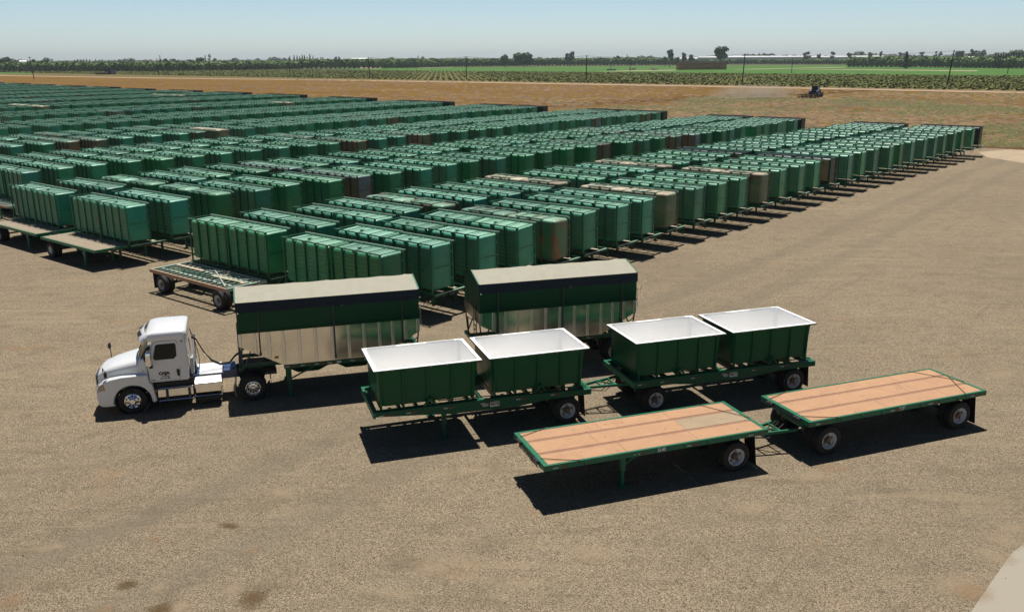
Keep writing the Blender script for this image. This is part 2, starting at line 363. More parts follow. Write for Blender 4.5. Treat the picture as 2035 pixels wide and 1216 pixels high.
def flat_mat(name,a,b_,scale,c2=None,st=(1,1,1),rot=0,det=5,bmp=0.0):
    mt,n,b=newmat(name); p=mapping(n,mapping(n,geopos(n),(1,1,1),(0,0,rot)),st)
    f=noise(n,p,scale,det,.65); c=mixc(n,ramp(n,f,[(.35,0.0),(.65,1.0)]),a,b_)
    if c2: c=mixc(n,ramp(n,noise(n,p,scale*5,4,.7),[(.5,0.0),(.7,.6)]),c,c2)
    n.links.new(c,b.inputs['Base Color']); b.inputs['Roughness'].default_value=.95; b.inputs['Specular IOR Level'].default_value=.1
    if bmp: bump(n,f,bmp,.3,b)
    return mt
M['far']=flat_mat('far_farmland',(.08,.085,.035),(.13,.11,.05),.004,(.06,.075,.03))
M['road']=flat_mat('dirt_road_dust',(.40,.27,.18),(.50,.37,.26),.08,(.33,.22,.15),(1,1,1))
M['verge']=flat_mat('dry_verge',(.20,.145,.09),(.28,.20,.125),.2,(.14,.105,.06))
M['vinesoil']=flat_mat('vineyard_floor',(.12,.105,.03),(.165,.125,.045),.03,(.085,.085,.022))
M['crop']=flat_mat('young_crop_green',(.055,.135,.022),(.08,.17,.032),.03,(.05,.10,.02),(1,1,1),0,4)
M['paledirt']=flat_mat('pale_dirt',(.34,.265,.18),(.43,.34,.24),.5,(.33,.25,.16))
M['darkdirt']=flat_mat('damp_dark_soil',(.09,.055,.022),(.15,.09,.04),.8,(.06,.04,.015),bmp=.8)

sheet('ground',[(-14000,-400),(14000,-400),(14000,20000),(-14000,20000)],-.02,M['far'])
# road line (world points on its near edge, west to east) and its parallel behind
RN=[(-1100,1390),(-436,782),(-252,650),(-106,566),(85,422),(186,331),(330,200),(900,-320)]
def off(pts,d):
    nx,ny=.652,.758; return [(x+nx*d,y+ny*d) for x,y in pts]
FT=[(-1100,800),(-420,250)]
yard_top=[ST(-420,171),ST(-350,167),ST(-298,164),ST(-216,157),ST(-160,153),ST(-105,147),ST(-52,144),ST(-28,145.6),ST(-23,145.2),ST(20,141),ST(160,140)]
yard=yard_top+[(300,-60),(60,-200),(-400,-200),(-600,200)]
sheet('field_soil',[(-1500,200)]+RN+[(300,-300)],-.014,M['soil'])
sheet('gravel_yard_ground',yard,0.0,M['gravel'])
sheet('dirt_verge_strip',off(RN,1)+off(RN,18)[::-1],-.008,M['verge'])
sheet('dirt_road',off(RN,-2)+off(RN,5.5)[::-1],-.004,M['road'])
sheet('vineyard_ground',off(RN,18)+off(RN,300)[::-1],-.012,M['vinesoil'])
sheet('green_crop_field',off(RN,300)[2:]+[(1600,900),(900,1500),(300,1500),(-300,1320)],-.012,M['crop'])
sheet('crop_strip_left',[ground_at(-60,147.5),ground_at(62,147.2),ground_at(70,142.5),ground_at(-60,141.5)],-.004,M['crop'])
for q in ([(1190,142.6),(1340,140.6),(1345,139.2),(1240,140.8)],[(1445,139.5),(1560,137),(1680,134.6),(1680,133.8),(1500,137.4)],[(1560,138.2),(1940,142),(1945,140.6),(1700,138.6)],[(700,136.8),(760,137.2),(745,135.4),(722,134.8)],[(830,135.6),(900,134.2),(900,133.4),(845,134.2)]):
    sheet('dirt_patch_in_crop',[ground_at(*p) for p in q],-.006,M['paledirt'])
# pale dirt apron where yard, lot corner and field meet; low dark berm at the field edge
def blob_poly(cx,cy,rx,ry,ang,seed,n=26,jit=.22):
    rr=random.Random(seed); out=[]
    for k in range(n):
        a=2*math.pi*k/n; q=1+rr.uniform(-jit,jit); x=rx*q*math.cos(a); y=ry*q*math.sin(a)
        out.append((cx+x*math.cos(ang)-y*math.sin(ang),cy+x*math.sin(ang)+y*math.cos(ang)))
    return out
sheet('dirt_apron',[ST(-25,145.4),ST(-10,142.8),ST(30,140.6),ST(60,139),ST(60,130),ST(28,124),ST(12,120),ST(2,121.5),ST(-6,120),ST(-12,123),ST(-17,124),ST(-21,127.5),ST(-25.5,131.5),ST(-28,138)],.006,M['paledirt'])
mb=MB(); rr=random.Random(3); prev=None; rings=[]
for i in range(90):
    s=-29+i*1.2; z=.12+.28*rr.random(); c=145.9+rr.uniform(-.3,.3)+(-.04*max(0,s+23)); wd=1.1+.5*rr.random()
    rings.append([(*ST(s,c-wd),-.05),(*ST(s,c-.35),z*.8),(*ST(s,c+.3),z),(*ST(s,c+wd),-.05)])
mb.loft(rings,False,False); tag(mb.build('soil_berm',M['darkdirt']),kind='structure')
sheet('concrete_pad',[ground_at(1905,1260),ground_at(1932,1212),ground_at(1962,1168),ground_at(1990,1128),ground_at(2012,1098),ground_at(2050,1068),(30,28),(40,10),(20,5)],.012,M['concrete'])
# stains, straw and dusty spots on the gravel
def stain_mat(name,col,aw):
    mt,n,b=newmat(name); p=geopos(n)
    b.inputs['Base Color'].default_value=(*col,1); b.inputs['Roughness'].default_value=.9; b.inputs['Specular IOR Level'].default_value=.1
    co=objco(n); ln=n.nodes.new('ShaderNodeVectorMath'); ln.operation='LENGTH'; n.links.new(co,ln.inputs[0])
    g=ramp(n,math_(n,'ADD',ln.outputs['Value'],math_(n,'MULTIPLY',math_(n,'SUBTRACT',noise(n,p,3,5,.7),.5),1.3)),[(.25,aw),(.95,0.0)])
    sp=ramp(n,noise(n,p,30,3,.8),[(.38,.35),(.55,1.0)])
    n.links.new(math_(n,'MULTIPLY',g,sp),b.inputs['Alpha'])
    return mt
M['stain']=stain_mat('oily_stain',(.12,.075,.032),.75); M['pale']=stain_mat('dust_spot',(.40,.31,.205),.55); M['orange']=stain_mat('orange_dirt_spot',(.36,.23,.13),.4)
k=0
for px,py,rx,ry,mk in [(503,1188,.50,.34,'stain'),(318,1212,.42,.22,'stain'),(252,1162,.35,.18,'stain'),(455,1045,.45,.12,'stain'),(465,1168,.34,.26,'pale'),(360,1205,.30,.3,'pale'),(314,1168,.2,.2,'pale'),(85,1090,.5,.2,'pale'),(115,1085,.4,.16,'pale'),(45,692,1.3,.28,'orange'),(90,690,1.0,.22,'orange'),(210,1213,.3,.2,'orange'),(310,1070,.3,.12,'orange'),(1615,945,.9,.35,'pale'),(1655,930,.8,.25,'orange'),(1995,1075,.7,.35,'pale'),(1975,1105,.7,.4,'pale'),(1900,1165,1.0,.4,'pale'),(1930,1178,.7,.35,'orange'),(2010,1050,.8,.3,'pale'),(1990,745,1.8,.4,'pale'),(560,980,.8,.3,'pale'),(500,1093,.35,.15,'orange'),(975,850,.4,.2,'pale'),(20,1196,.5,.3,'orange'),(1180,1100,.9,.4,'pale'),(860,1130,.7,.3,'pale'),(1500,1010,1.0,.3,'pale')]:
    x,y=ground_at(px,py); me=bpy.data.meshes.new('ground_stain')
    vs=[(1.15*math.cos(a*R(15)),1.15*math.sin(a*R(15)),0) for a in range(24)]; me.from_pydata(vs,[],[tuple(range(24))]); me.materials.append(M[mk])
    o=bpy.data.objects.new('ground_stain' if mk=='stain' else 'ground_dust_patch',me); link(o); o.location=(x,y,.006+.0004*k); o.scale=(rx,ry*1.6,1); o.rotation_euler=(0,0,rng.uniform(-.3,.5)); tag(o,kind='structure'); k+=1
# loose stones: one countless scatter
mb=MB(); rr=random.Random(5)
for i in range(2600):
    px=rr.uniform(-30,2065); py=620+600*rr.random()**.8; x,y=ground_at(px,py)
    s=rr.uniform(.008,.022)*(1.6 if rr.random()<.06 else 1); a=rr.uniform(0,6.3)
    vs=[(x+s*math.cos(a+q)*rr.uniform(.7,1.3),y+s*math.sin(a+q)*rr.uniform(.7,1.3),-.003) for q in (0,1.57,3.14,4.7)]+[(x,y,s*rr.uniform(.8,1.3))]
    mb.k=0 if rr.random()<.6 else 1
    mb.add(vs,[(0,1,4),(1,2,4),(2,3,4),(3,0,4)])
M['stone1']=paint('pale_stone',(.42,.37,.29),.85,damt=.1); M['stone2']=paint('dark_stone',(.11,.09,.07),.85,damt=.1)
tag(mb.build('loose_gravel',[M['stone1'],M['stone2']]),kind='stuff')

# ---------------------------------------------------------------- foliage
def leafmat(name,a,b_):
    mt,n,b=newmat(name); g=N(n,'ShaderNodeNewGeometry')
    c=mixc(n,g.outputs['Random Per Island'],a,b_)
    c=mixc(n,ramp(n,noise(n,g.outputs['Position'],.12,3,.6),[(.4,0.0),(.65,.5)]),c,tuple(x*1.35 for x in b_))
    n.links.new(c,b.inputs['Base Color']); b.inputs['Roughness'].default_value=.7; b.inputs['Specular IOR Level'].default_value=.25
    b.inputs['Subsurface Weight'].default_value=0
    return mt
M['leaf_orch']=leafmat('orchard_leaf',(.05,.11,.018),(.11,.19,.035))
M['leaf_vine']=leafmat('vine_leaf',(.075,.10,.012),(.145,.17,.022))
M['leaf_dark']=leafmat('dark_leaf',(.035,.075,.028),(.07,.12,.045))
M['leaf_euc']=leafmat('grey_green_leaf',(.07,.10,.07),(.13,.16,.11))
M['leaf_con']=leafmat('conifer_needle',(.022,.05,.032),(.045,.085,.05))
M['bark']=paint('bark',(.10,.075,.055),.9)
def leafquads(mb,c,rad,count,size,rr,squash=1.0):
    for _ in range(count):
        while True:
            p=Vector((rr.uniform(-1,1),rr.uniform(-1,1),rr.uniform(-1,1)))
            if .2<p.length<1: break
        p=p*(p.length**-.35); q=Vector((c[0]+p.x*rad[0],c[1]+p.y*rad[1],c[2]+p.z*rad[2]))
        nrm=(p+Vector((rr.uniform(-.8,.8),rr.uniform(-.8,.8),rr.uniform(-.3,1.0)))).normalized()
        a=nrm.orthogonal().normalized(); b=nrm.cross(a); s=size*rr.uniform(.6,1.4); th=rr.uniform(0,6.3)
        a2=a*math.cos(th)+b*math.sin(th); b2=nrm.cross(a2)
        mb.add([q-a2*s-b2*s*.6,q+a2*s*.8-b2*s*.7,q+a2*s+b2*s*.6,q-a2*s*.7+b2*s*.8],[(0,1,2,3)])
def np_merge(name,tmpls,placements,mats):
    """many copies of small templates (verts,faces,matidx) merged in one mesh; placements (i,x,y,z,rz,sx,sz)"""
    V=[];F=[];L=[];MI=[];base=0
    for (i,x,y,z,rz,sx,sz) in placements:
        v,f,mi=tmpls[i]; c,s=math.cos(rz),math.sin(rz)
        q=np.empty_like(v); q[:,0]=x+sx*(v[:,0]*c-v[:,1]*s); q[:,1]=y+sx*(v[:,0]*s+v[:,1]*c); q[:,2]=z+sz*v[:,2]
        V.append(q); F.append(f+base); MI.append(mi); base+=len(v)
    V=np.concatenate(V); F=np.concatenate(F); MI=np.concatenate(MI)
    me=bpy.data.meshes.new(name); me.vertices.add(len(V)); me.vertices.foreach_set('co',V.ravel().astype(np.float32))
    nf=len(F); me.loops.add(nf*4); me.loops.foreach_set('vertex_index',F.ravel().astype(np.int32))
    me.polygons.add(nf); me.polygons.foreach_set('loop_start',np.arange(0,nf*4,4,dtype=np.int32)); 
    for mt in mats: me.materials.append(mt)
    me.polygons.foreach_set('material_index',MI.astype(np.int32)); me.polygons.foreach_set('use_smooth',np.zeros(nf,dtype=bool)); me.update(calc_edges=True); me.validate()
    o=bpy.data.objects.new(name,me); link(o); return o
def tmpl(mb):
    fs=[f if len(f)==4 else None for f in mb.f]
    assert all(f is not None for f in fs)
    return (np.array(mb.v,float),np.array(fs,int),np.array(mb.m,int))
# vineyard: square planting grid of bushy plants, beyond counting
rr=random.Random(11); T=[]
for k in range(5):
    mb=MB(); leafquads(mb,(0,0,.75),(.85,.85,.65),12,.5,rr); T.append(tmpl(mb))
RD=np.array([-.758,.652]); RNn=np.array([.652,.758]); pl=[]
for j in range(52):
    for i in range(-70,190):
        pbase=np.array([85,422])+RD*(i*5.4)+RNn*(20+j*5.4)
        x,y=pbase; X=project((x,y,1))
        if X[0]<-40 or X[0]>2080: continue
        if rr.random()<.03: continue
        pl.append((rr.randrange(5),x+rr.uniform(-.3,.3),y+rr.uniform(-.3,.3),0,rr.uniform(0,6.3),rr.uniform(.9,1.25),rr.uniform(.5,.75)))
tag(np_merge('vineyard',T,pl,[M['leaf_vine']]),kind='stuff')
# orchards: dense far-off tree masses
rr=random.Random(12); T=[]
for k in range(6):
    mb=MB(); hgt=9.5
    leafquads(mb,(0,0,hgt*.62),(3.6,3.6,hgt*.40),70,1.05,rr); leafquads(mb,(0,0,hgt*.35),(2.4,2.4,2.5),16,.9,rr)
    mb.beam((0,0,-.1),(0,0,4),.4,.4); T.append(tmpl(mb))
def orchard(front,rows,depth,hs,name,sp=6.2,seedd=1):
    rr=random.Random(seedd); pl=[]
    P=[ground_at(*q) for q in front]
    for a,b in zip(P[:-1],P[1:]):
        L=math.hypot(b[0]-a[0],b[1]-a[1]); n=max(1,int(L/sp))
        for k in range(n):
            t=k/n; x=a[0]+(b[0]-a[0])*t; y=a[1]+(b[1]-a[1])*t; dd=math.hypot(x,y)
            for r_ in range(rows):
                o=r_*depth*(1 if r_<6 else 2.5)
                s=hs*rr.uniform(.86,1.12)
                pl.append((rr.randrange(6),x*(1+o/dd)+rr.uniform(-1,1),y*(1+o/dd)+rr.uniform(-1,1),0,rr.uniform(0,6.3),s*rr.uniform(.95,1.15),s))
    return tag(np_merge(name,T,pl,[M['leaf_orch']]),kind='stuff')
orchard([(-60,143.5),(120,143.2),(300,143.5),(470,141),(600,137.6)],9,7,1.02,'orchard',seedd=1)
orchard([(600,137.6),(760,136.5),(900,133.6),(1040,131.8),(1200,131),(1350,130)],8,8,1.22,'orchard',seedd=2)
orchard([(1340,128.5),(1500,128),(1695,129)],8,9,.92,'orchard',seedd=3)
orchard([(1688,133.6),(1850,134.6),(2080,137.2)],12,8,1.22,'orchard',seedd=4)
# hazy tree line at the horizon
rr=random.Random(13); pl=[]
for px in range(-60,2100,3):
    for q in range(3):
        dist=rr.uniform(2100,3200); x,y=point_far(px+rr.uniform(-2,2),dist)
        hs=rr.uniform(.8,1.5)*(1.35 if px>1480 else 1.05 if px>1170 else .9)*(.85+.22*math.sin(px*.043)*math.sin(px*.017+1))
        if rr.random()<.12: hs*=1.35
        pl.append((rr.randrange(6),x,y,0,rr.uniform(0,6.3),hs*1.3,hs))
tag(np_merge('far_tree_line',T,pl,[M['leaf_euc']]),kind='stuff')
# individual trees that stand out against the sky
def horizon_y(px): return 116-(px-IW/2)*math.tan(-ROLL)
def tree(name,px,ytop,wpx,dist,kind,label,group):
    x,y=point_far(px,dist); hgt=CAMZ+(horizon_y(px)-ytop)*dist/FPX; rad=max(1.2,wpx*dist/FPX/2); rr=random.Random(int(px*7+ytop))
    t=thing(name,(x,y,0),rr.uniform(0,6.3),label,'tree',group)
    tk=MB(); cr=MB()
    tr=max(.25,hgt*.018)
    if kind=='con':
        tk.tube([(0,0,-.1),(0,0,hgt*.5),(0,0,hgt*.93)],[tr,tr*.7,.06],6)
        lay=9
        for i in range(lay):
            f=i/(lay-1); z=hgt*(.12+.83*f); r_=rad*(1-f)**.8+.25
            leafquads(cr,(0,0,z),(r_,r_,hgt*.06),int(26-14*f),max(.5,rad*.28),rr)
        leafquads(cr,(0,0,hgt*.97),(.4,.4,hgt*.03),5,.4,rr)
        mat_=M['leaf_con']
    elif kind=='col':
        tk.tube([(0,0,-.1),(0,0,hgt*.5),(0,0,hgt*.9)],[tr,tr*.7,.06],6)
        for i in range(10):
            f=i/9; z=hgt*(.1+.85*f); r_=rad*(1-.55*f*f)
            leafquads(cr,(0,0,z),(r_,r_,hgt*.07),22,max(.45,rad*.4),rr)
        mat_=M['leaf_con']
    else:
        tk.tube([(0,0,-.1),(.2,0,hgt*.25),(0,.2,hgt*.5)],[tr*1.3,tr,tr*.7],7)
        nb=7 if kind=='round' else 9
        for i in range(nb):
            a=rr.uniform(0,6.3); q=rr.uniform(.25,.62)*rad; zz=hgt*(rr.uniform(.45,.86) if kind=='round' else rr.uniform(.42,.9))
            c=(q*math.cos(a),q*math.sin(a),zz); tk.tube([(0,0,hgt*.35),(c[0]*.6,c[1]*.6,zz*.8),c],[tr*.6,tr*.35,tr*.15],5)
            br=rad*(rr.uniform(.5,.68) if kind=='round' else rr.uniform(.3,.5)); leafquads(cr,c,(br,br,min(br*.85,hgt-zz)),46 if kind!='bare' else 9,max(.5,rad*.17),rr)
        if kind=='round': leafquads(cr,(0,0,hgt*.5),(rad*.8,rad*.8,hgt*.33),60,rad*.2,rr)
        mat_=M['leaf_dark'] if kind=='round' else M['leaf_euc']
    tk.build('trunk',M['bark'],t); cr.build('crown',mat_,t); return t
G='trees standing out on the horizon'
specials=[(5,115,22,1250,'round','big dark green tree at the far left edge of the frame'),
 (27,117,10,1700,'bare','thin hazy tree next to the dark tree at the far left'),
 (66,118,9,1350,'round','small dark tree left of the blue-grey domed tree on the left horizon'),
 (86,116,17,1500,'round','domed blue-grey tree on the left horizon behind the orchard'),
 (102,116,8,1600,'bare','wispy pale tree right beside the domed tree on the left horizon'),
 (134,120,8,1300,'round','low round tree just left of the small conifer row at left'),
 (318,112,5,1300,'con','tall narrow dark conifer alone at left centre horizon'),
 (326,116,12,1350,'round','low dark tree touching the lone narrow conifer'),
 (343,117,10,1350,'round','second low round tree right of the lone narrow conifer'),
 (381,116.5,13,1350,'round','left one of two low rounded trees near the bare tree'),
 (398,115,15,1380,'round','rounded tree directly left of the tall spiky conifer and bare tree'),
 (408,110.5,5,1350,'con','narrow conifer immediately left of the tall bare tree'),
 (417,107.5,7,1300,'bare','tall gaunt half-bare tree, tallest on the left horizon'),
 (426,114,9,1300,'round','small tufted tree immediately right of the gaunt bare tree'),
 (668,111,6,1450,'euc','slim hazy tree, left of a touching pair right of the conifer group'),
 (674,111.5,5,1450,'euc','slim hazy tree, right of a touching pair right of the conifer group'),
 (831,111.5,5,1600,'con','thin conifer between utility pole and small domed tree, left of centre'),
 (842,112.5,10,1600,'round','small domed tree beside the thin conifer, left of centre'),
 (1004,109,17,1300,'round','dark round tree left of the wide bushy tree at centre horizon'),
 (1043,106.5,38,1350,'round','wide bushy dark tree at the centre horizon, broadest of all'),
 (1132,101.5,22,1450,'euc','tall domed open-crowned tree alone right of centre'),
 (1229,110.5,10,1600,'round','small dark tree left of the little spire conifer'),
 (1246,108.5,4,1600,'con','little spire-shaped conifer over the crop field'),
 (1256,111.5,9,1600,'round','small dark tree right of the little spire conifer'),
 (1322,108,8,1350,'round','low tree at the foot of the tall forked tree'),
 (1331,99.5,17,1300,'euc','tall forked open tree left of the greenhouse roofs'),
 (1346,110.5,9,1300,'round','small dark tree between forked tree and twin domed trees'),
 (1358,103,13,1300,'euc','left tree of the twin domed trees behind the bin stack'),
 (1374,104,14,1300,'euc','right tree of the twin domed trees behind the bin stack'),
 (1431,95.5,27,1200,'euc','tallest spreading tree, right behind the brown bin stack'),
 (1602,103.5,13,1700,'euc','clumped dark tree in front of the white greenhouse roofs'),
 (1627,108,9,1800,'euc','small tree right of the clumped tree at the greenhouses'),
 (1654,104,10,1800,'euc','upright hazy tree, first of the far right eucalyptus line'),
 (1687,105,10,1800,'euc','hazy tree above the dark orchard corner at right'),
 (1728,104,9,1800,'euc','slender hazy tree left of the green pointed tree'),
 (1750,102,7,1800,'euc','tuft-topped slender tree left of the green pointed tree'),
 (1789,103,7,1800,'euc','slender tuft-topped tree touching the green pointed tree'),
 (1831,102,9,1800,'euc','leaning-looking hazy tree right of the green pointed tree'),
 (1857,101.8,10,1800,'euc','left tree of a hazy clump left of the tall nearest pole'),
 (1868,101.5,8,1800,'euc','right tree of a hazy clump left of the tall nearest pole'),
 (1905,100.6,19,1700,'euc','broad round hazy tree just right of the tall nearest pole'),
 (1928,99.5,17,1700,'euc','pointed broad hazy tree, second right of the tall nearest pole'),
 (1953,100.8,13,1700,'euc','wide-topped hazy tree left of the dark poplar row'),
 (1940,105,8,1700,'euc','short hazy tree between two broad ones right of the pole'),
 (2010,103,34,1900,'round','broad dome-shaped tree behind the dark poplar row'),
 (1801,104.5,13,1080,'con','bright green pointed tree rising from the right orchard')]
for px,yt,wp,dist,kd,lb in specials: tree('tree',px,yt,wp,dist,kd,lb,G)
for i,(px,yt) in enumerate([(148,119.5),(154,118.5),(160,119),(166,118.8),(172,118.2),(178,119),(190,118.5),(197,119),(203,118.2)]):
    tree('conifer_tree',px,yt,5,1500,'con','small dark conifer in the row on the left horizon above the orchard','small conifers on the left horizon')
for i,(px,yt) in enumerate([(576,113),(584.6,111.4),(590.5,111.4),(595.7,113.3),(600.9,110.3),(605.3,111.4),(610.4,114.3),(616,109.2),(622.2,112.1),(631,116),(637.7,114.7),(641.5,114.9)]):
    tree('conifer_tree',px,yt,6,1500,'con','dark pointed conifer in the tight group behind the orchard, left of centre','dark conifer group left of centre')
for i in range(10):
    px=1978+i*5.1; tree('poplar_tree',px,(107.5,106.5,107,105.8,108,107,106,105.6,106.2,108)[i],3.6,1150,'col','dark columnar poplar in the row at the right edge of the horizon','dark columnar poplar row')
# ---------------------------------------------------------------- poles and wires
M['pole']=paint('creosoted_pole',(.035,.025,.018),.85,damt=.3); M['wire']=paint('wire',(.30,.30,.30),.4,metal=.7)
def pole(x,y,hgt,lean,label,group='wooden utility poles along the dirt road'):
    t=thing('utility_pole',(x,y,0),0,label,'utility pole',group)
    tp=(lean*hgt,0,hgt)
    MB().tube([(0,0,-.3),(lean*hgt*.5,0,hgt*.5),tp],[.30,.26,.20],8).build('post',M['pole'],t)
    a=MB(); z=hgt-.6; dx,dy=.652*1.25,.758*1.25
    a.beam((tp[0]-dx,-dy,z),(tp[0]+dx,dy,z),.14,.16); a.build('crossarm',M['pole'],t)
    ins=MB()
    for k in (-1,-.35,.35,1): ins.tube([(tp[0]+dx*k,dy*k,z+.06),(tp[0]+dx*k,dy*k,z+.32)],[.06,.05],6)
    ins.build('insulators',M['wire'],t); return (x+tp[0],y,z+.32,dx,dy)
tops=[]
PO=[(1881,174.5,15.4,.09,'tall dark utility pole nearest the camera, at right over the vineyard'),(1475,167.5,14.6,.03,'utility pole standing right of the brown bin stack'),(1165,162.5,14.2,.0,'utility pole right of centre at the corner of the vineyard rows'),(927,158.5,14.0,0,'utility pole just left of centre'),(735,155.5,13.8,-.02,'utility pole left of centre with the sheds behind it'),(577,153.3,13.8,-.03,'utility pole in front of the dark conifer group'),(418,151.5,13.8,-.03,'utility pole in front of the gaunt bare tree'),(316,150.2,13.5,-.04,'short-looking utility pole in front of the lone conifer at left')]
for px,py,hh,ln,lb in PO:
    x,y=ground_at(px,py); tops.append(pole(x,y,hh,ln,lb))
x,y=ground_at(68,158); pole(x,y,15,-.07,'utility pole alone in the brown field at left')
x,y=ground_at(2002,147); pole(x,y,13,.03,'distant utility pole at the far right edge of the green crop',None)
x,y=ground_at(1573,146); pole(x,y,12.5,0,'distant thin utility pole standing in the crop right of the bin stack',None)
x,y=ground_at(1252,142.4); pole(x,y,12.5,0,'distant thin utility pole by the irrigation pump',None)
x,y=(tops[0][0]+85,tops[0][1]-75); t0=(x,y,tops[0][2],tops[0][3],tops[0][4])
for (a,b,nm) in [(t0,tops[0],'rightmost')]+[(tops[i],tops[i+1],None) for i in range(4)]:
    mb=MB()
    for k in (-1,-.35,.35,1):
        pts=[]
        for q in range(11):
            f=q/10; pts.append((a[0]+(b[0]-a[0])*f+a[3]*k,a[1]+(b[1]-a[1])*f+a[4]*k,a[2]+(b[2]-a[2])*f-6*f*(1-f)))
        mb.tube(pts,.022,3)
    i=tops.index(b); tag(mb.build('power_line',M['wire']),'power lines strung %s'%('from the nearest pole out of the right side of the frame','between the nearest pole and the one by the bin stack','from the bin stack pole to the pole right of centre','between the two poles either side of centre','between the two poles left of centre')[i],'power line','power line spans')
# ---------------------------------------------------------------- sheds, greenhouses, bin stack, pump
M['roofwhite']=paint('white_plastic_roof',(.72,.74,.74),.5,damt=.1); M['shedwall']=paint('pale_shed_wall',(.62,.63,.62),.7)
M['binwood']=paint('brown_bin_wood',(.42,.14,.055),.85,dirt=(.2,.08,.04),damt=.6,dscale=.25)
M['binwood2']=paint('dark_bin_wood',(.22,.085,.045),.85,damt=.5)
M['soft']=paint('pump_metal',(.30,.34,.33),.5)
def greenhouse(x0,x1,y0,dist,rows,label,hp=12.9,group='white roofed greenhouses on the horizon'):
    a=point_far(x0,dist); b=point_far(x1,dist*1.0); L=math.hypot(b[0]-a[0],b[1]-a[1]); an=math.atan2(b[1]-a[1],b[0]-a[0])
    t=thing('greenhouse',(a[0],a[1],0),an,label,'greenhouse',group)
    wl=MB().box(0,L,0,rows*9,0,hp-5.25); wl.build('wall',M['shedwall'],t)
    r_=MB()
    for i in range(rows):
        y=i*9; r_.loft([[(xx,y+4.5+4.6*math.cos(q),hp-5.2+5.2*math.sin(q)) for q in [math.pi*k/8 for k in range(9)]] for xx in (-.3,L+.3)],False,False)
    r_.build('roof',M['roofwhite'],t,smooth=40)
greenhouse(1388,1432,0,1900,6,'short white greenhouse roof left of the tallest spreading tree',hp=14.6)
greenhouse(1440,1600,0,1900,7,'long white greenhouse roof between the tallest tree and the clumped tree',hp=15.0)
greenhouse(1612,1755,0,1900,7,'long white greenhouse roof right of the clumped tree',hp=14.6)
greenhouse(1334,1386,0,1900,3,'thin low white roof below the forked tree and twin domed trees',hp=12.4)
greenhouse(699,733,0,1700,3,'pale shed roof on the horizon behind the pole left of centre',hp=14.0)
greenhouse(1915,1936,0,1250,3,'small pale shed roof right of the tall nearest pole',hp=12.6)
greenhouse(38,52,0,1400,3,'pale shed roof at the far left between dark trees',hp=12.5)
# stack of brown harvest bins by the crop
a=ground_at(1347,139.3); b=ground_at(1445,138.6); L=math.hypot(b[0]-a[0],b[1]-a[1])
t=thing('bin_stack',(a[0],a[1],0),math.atan2(b[1]-a[1],b[0]-a[0]),'long high stack of brown wooden harvest bins beyond the vineyard','bin stack')
rr=random.Random(9); m1=MB()
nx=int(L/1.5)
for i in range(nx):
    for j in range(3):
        hh=9 if rr.random()>.12 else 8
        for k in range(hh):
            m1.k=0 if rr.random()<.7 else 1; o=rr.uniform(-.06,.06)
            m1.box(i*1.5+.05+o,i*1.5+1.42+o,j*1.6+rr.uniform(0,.1),j*1.6+1.4,k*.8+.03,k*.8+.74)
m1.build('stacked_bins',[M['binwood'],M['binwood2']],t)
x,y=ground_at(1215,140.5); t=thing('irrigation_pump',(x,y,0),.2,'grey irrigation pump and spraying fittings at the vineyard corner','pump')
q=MB(); q.tube([(-5,0,.9),(5,0,.9)],.7,8).build('tank',M['black'],t); q=MB(); q.tube([(-1,0,1.4),(-1.5,0,4.5),(-3.5,0,6)],.25,6); q.tube([(0,0,1.4),(1,0,4),(3.5,0,4.6)],.22,6); q.build('pipes',M['soft'],t); MB().box(-2,2,-1.5,1.5,0,1.1).build('pump_base',M['soft'],t)
for px,py,lb in [(1300,140,'low silvery heap of pipes in the crop left of the bin stack'),(1258,139.5,'small heap of tan fittings right of the irrigation pump')]:
    x,y=ground_at(px,py); q=MB(); rr=random.Random(int(px))
    for k in range(9): q.tube([(rr.uniform(-5,0),rr.uniform(-2,2),.3+.2*k),(rr.uniform(0,5),rr.uniform(-2,2),.35+.2*k)],.22,6)
    o=q.build('pipe_heap',M['soft']); o.location=(x,y,0); tag(o,lb,'pipe heap')

# ---------------------------------------------------------------- weeds and clods standing on the field
M['weed']=leafmat('field_weed',(.075,.068,.012),(.125,.115,.024)); M['straw']=leafmat('straw_stubble',(.16,.098,.033),(.21,.135,.052)); M['clod']=leafmat('soil_clod',(.085,.045,.016),(.15,.08,.03))
def scatter(name,mat_,n,xr,seedd,hgt,wid,test,dens=None):
    rr=random.Random(seedd); T2=[]
    for k in range(4):
        mb=MB()
        for q in range(3):
            ox,oy=rr.uniform(-wid,wid)*.8,rr.uniform(-wid,wid)*.8; h_=hgt*rr.uniform(.6,1.2); w1=wid*rr.uniform(.6,1.1); w2=w1*.45
            mb.add([(ox-w1,oy-w1,0),(ox+w1,oy-w1,0),(ox+w1,oy+w1,0),(ox-w1,oy+w1,0),(ox-w2,oy-w2,h_),(ox+w2,oy-w2,h_*.9),(ox+w2,oy+w2,h_),(ox-w2,oy+w2,h_*.85)],[(4,5,6,7),(0,1,5,4),(1,2,6,5),(2,3,7,6),(3,0,4,7)])
        T2.append(tmpl(mb))
    pl=[]; tries=0
    while len(pl)<n and tries<n*12:
        tries+=1; px=rr.uniform(*xr); py=158+142*rr.random()**1.1; x,y=ground_at(px,py)
        if not test(x,y,rr): continue
        s=rr.uniform(.6,1.6)*(1+y/700); pl.append((rr.randrange(4),x,y,-.01,rr.uniform(0,6.3),s*1.3,s))
    tag(np_merge(name,T2,pl,[mat_]),kind='stuff')
def pnoise(x,y,s,o):
    return .5+.25*(math.sin(x/s+o+1.7*math.sin(y/s*.7+o))+math.sin(y/s*.9-o*2+1.3*math.sin(x/s*1.3)))
